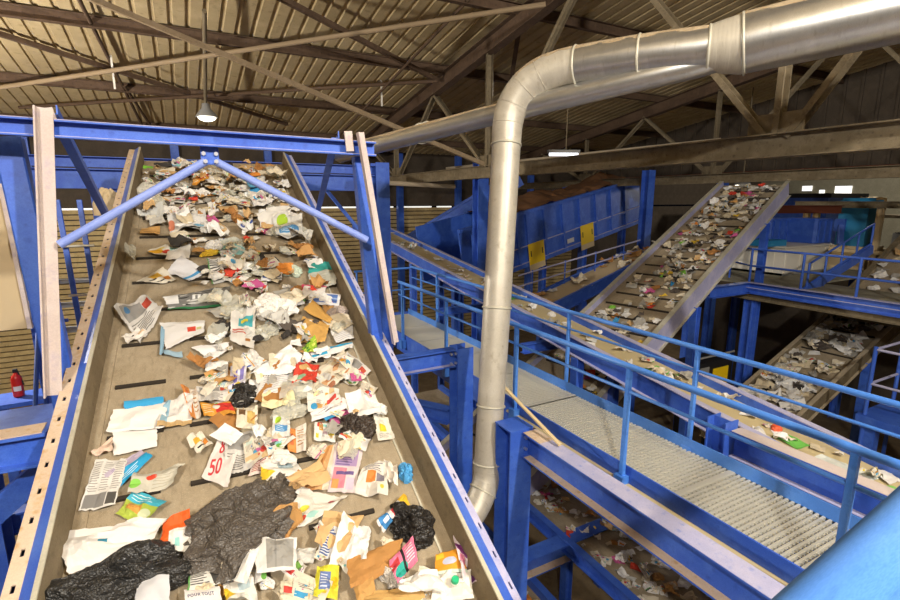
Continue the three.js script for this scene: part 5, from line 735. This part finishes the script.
const mixInk = k => { const a = inkName[inks[Math.floor(hash(k, 6, 11) * 10)]], b = inkName[inks[Math.floor(hash(k, 5, 11) * 10)]]; return a === b ? a : a + ' and ' + b; };
// kind: name, category, [[material, words]...]
const KIND = {
  white: ['paper_scrap', 'paper', [['#f3efe9', 'white paper'], ['#ebe6de', 'off white paper'], ['#f6f4f0', 'white paper']]],
  cream: ['wrapper_scrap', 'wrapper', [['#e6d9bf', 'cream wrapping paper'], ['#d6c6a6', 'buff wrapping paper']]],
  grey: ['film_scrap', 'plastic', [['#a9a49a', 'mid grey film'], ['#cfccc4', 'light grey film']]],
  tan: ['cardboard_scrap', 'cardboard', [['#c8975a', 'brown cardboard'], ['#d9b27c', 'pale tan cardboard'], ['#b07a40', 'dark brown cardboard']]],
  dark: ['bag_scrap', 'plastic', [['#3a3531', 'black bag film'], ['#5a5048', 'grey brown bag film']]],
  print: ['packaging_scrap', 'packaging', [0, 1, 2, 3, 4, 5, 6, 7, 8, 9, 10, 11].map(k => ['mix' + k, 'packaging printed ' + mixInk(k)])],
  colour: ['plastic_scrap', 'plastic', [['#d8452f', 'red plastic'], ['#3f9fd6', 'sky blue plastic'], ['#e9c23a', 'yellow plastic'], ['#7fbf3f', 'green plastic'], ['#e8923a', 'orange plastic'], ['#c85a90', 'pink plastic']]],
  clear: ['clear_film_scrap', 'plastic', [['clear', 'clear plastic film']]],
};
function scrap(kind, where, pos, q, size, tall = 1, squash = 1) {
  const [name, cat, mats] = KIND[kind], r = rnd(), f = kind === 'dark' || kind === 'clear' ? (r < .55 ? 2 : 1) : r < .45 ? 0 : r < .86 ? 1 : 2, [mt, words] = pick(mats), tx = ['flat piece of ', 'creased piece of ', 'crumpled ball of '][f] + words + ' ' + where, label = tx.split(' ').length > 16 ? tx.replace('piece of ', '').replace('ball of ', '') : tx;
  const m = new THREE.Mesh(pick([flatScrap, foldScrap, ballScrap][f]), paperMat(mt));
  lay(m, name, label, cat, tx.replace('piece', 'pieces').replace('ball', 'balls'), pos, q.clone().multiply(new THREE.Quaternion().setFromAxisAngle(V(0, 1, 0), rr(0, 6.28))));
  m.scale.set(size, size * tall, size * squash); return m;
}
const MIX = ['white', 'white', 'white', 'cream', 'cream', 'print', 'print', 'print', 'print', 'print', 'print', 'tan', 'tan', 'tan', 'grey', 'grey', 'clear', 'clear', 'colour', 'dark'];
// what lies next to a loose piece, by the shortest name of the nearest described thing
const handle = l => l.split(/ with | beside | in | on | by | behind | at | under | lying | near | hanging | printed | sticking | from | along | above | below | standing | resting | crossing | touching /)[0].split(' ').slice(0, 6).join(' ');
const marks = ITEMS.map(([, l, , , q]) => [handle(l), (q[0] + q[2] + q[4] + q[6]) / 4, (q[1] + q[3] + q[5] + q[7]) / 4]).concat(BAGS.map(b => [handle(b[1]), b[4], b[5]]));
const nearMark = (u, s) => s < 1.15 ? 'at the foot of the wide belt' : 'near the ' + marks.reduce((a, m) => { const d = Math.hypot(m[1] - u, m[2] - s); return d < a[0] ? [d, m[0]] : a; }, [9, ''])[1];
seed = 77;
for (const [u, s] of LOOSE) scrap(pick(MIX), nearMark(u, s), mw(u, s, s > 6.1 ? rr(.01, .13) : rr(.005, .05)), mq, rnd() < .45 ? rr(.05, .1) : rr(.09, .19), rr(.5, 1), rr(.5, 1.1));

// waste on the other belts
function spread(c, n, a0, a1, u0, u1, s0, s1, mix, where, keep = () => true) {
  for (let i = 0, guard = 0; i < n && guard < n * 20; guard++) {
    const a = rr(a0, a1), u = rr(u0, u1); if (!keep(a, u)) continue; i++;
    scrap(pick(mix), where, c.P.clone().addScaledVector(c.d, a).addScaledVector(c.u, u).addScaledVector(c.n, rr(0, .03)), c.q, rr(s0, s1), rr(.5, 1), rr(.55, 1.1));
  }
}
seed = 501;
spread(BC, 420, 1.0, 11.1, -.68, .68, .09, .2, ['white', 'white', 'cream', 'print', 'tan', 'grey', 'cream', 'cream', 'grey', 'colour', 'dark'], 'on the long inclined belt', (a, u) => vnoise(a * 1.7, u * 2.4, 2) + (a - 4) * .04 > .36 && u > -.66 + .12 * vnoise(a, 1));
spread(LR, 200, .6, 5.6, -.58, .45, .14, .34, ['white', 'white', 'white', 'cream', 'cream', 'grey', 'grey', 'print', 'dark'], 'on the short inclined belt', (a, u) => vnoise(a * 1.9, u * 2, 7) > .3);
spread(FR, 70, .2, 6, -.6, .6, .14, .32, ['white', 'white', 'cream', 'grey', 'tan'], 'on the pale heaped belt');
spread(MIDC, 110, .3, 16, -.28, .28, .07, .2, ['white', 'white', 'print', 'grey', 'cream'], 'on the narrow sorting belt');
for (const [a, u, s, col, l] of [[4.9, .05, .26, '#7fc25a', 'green plastic sheet lying on the narrow sorting belt near its white film'], [2.2, -.05, .3, '#8ccf6a', 'light green film lying along the foot of the narrow sorting belt'], [3.2, .0, .2, '#6fba4e', 'green film lying at the middle of the narrow sorting belt'], [8.4, .02, .26, '#5fae50', 'green strip near the head of the narrow sorting belt'], [2.7, -.08, .34, '#e4e8e0', 'long white film lying on the narrow sorting belt']]) {
  const m = new THREE.Mesh(sheetGeo([-.5, -.7, .4, -.6, .5, .7, -.45, .6], 8, 10, .08, .05, a), paperMat(col)); lay(m, 'plastic_film', l, 'plastic film', null, MIDC.P.clone().addScaledVector(MIDC.d, a).addScaledVector(MIDC.u, u), MIDC.q); m.scale.setScalar(s); }
{ const m = new THREE.Mesh(bagGeo(.06, .05, .04, 9, .8, 8), flat(0xe0603a, .5)); lay(m, 'plastic_disc', 'small orange red lid on the narrow sorting belt', 'lid', null, MIDC.P.clone().addScaledVector(MIDC.d, 3.4).addScaledVector(MIDC.u, .1), MIDC.q); }
spread(LO, 170, 2.0, 6.2, -.36, .36, .06, .16, ['white', 'cream', 'print', 'print', 'print', 'tan', 'grey', 'colour'], 'on the belt under the walkway');
spread(LO2, 60, 2.0, 4.8, -.32, .32, .12, .26, ['white', 'cream', 'print', 'print', 'tan', 'colour', 'dark'], 'on the low belt by the column');
spread(UPC, 12, .4, 5, -.4, .4, .12, .35, ['tan', 'cream', 'white', 'print'], 'on the belt rising towards the bunker');
spread(FLC, 24, .4, 6.5, -.35, .35, .2, .4, ['tan', 'tan', 'cream', 'white'], 'on the low belt under the bunker');

renderer.render(scene, camera);
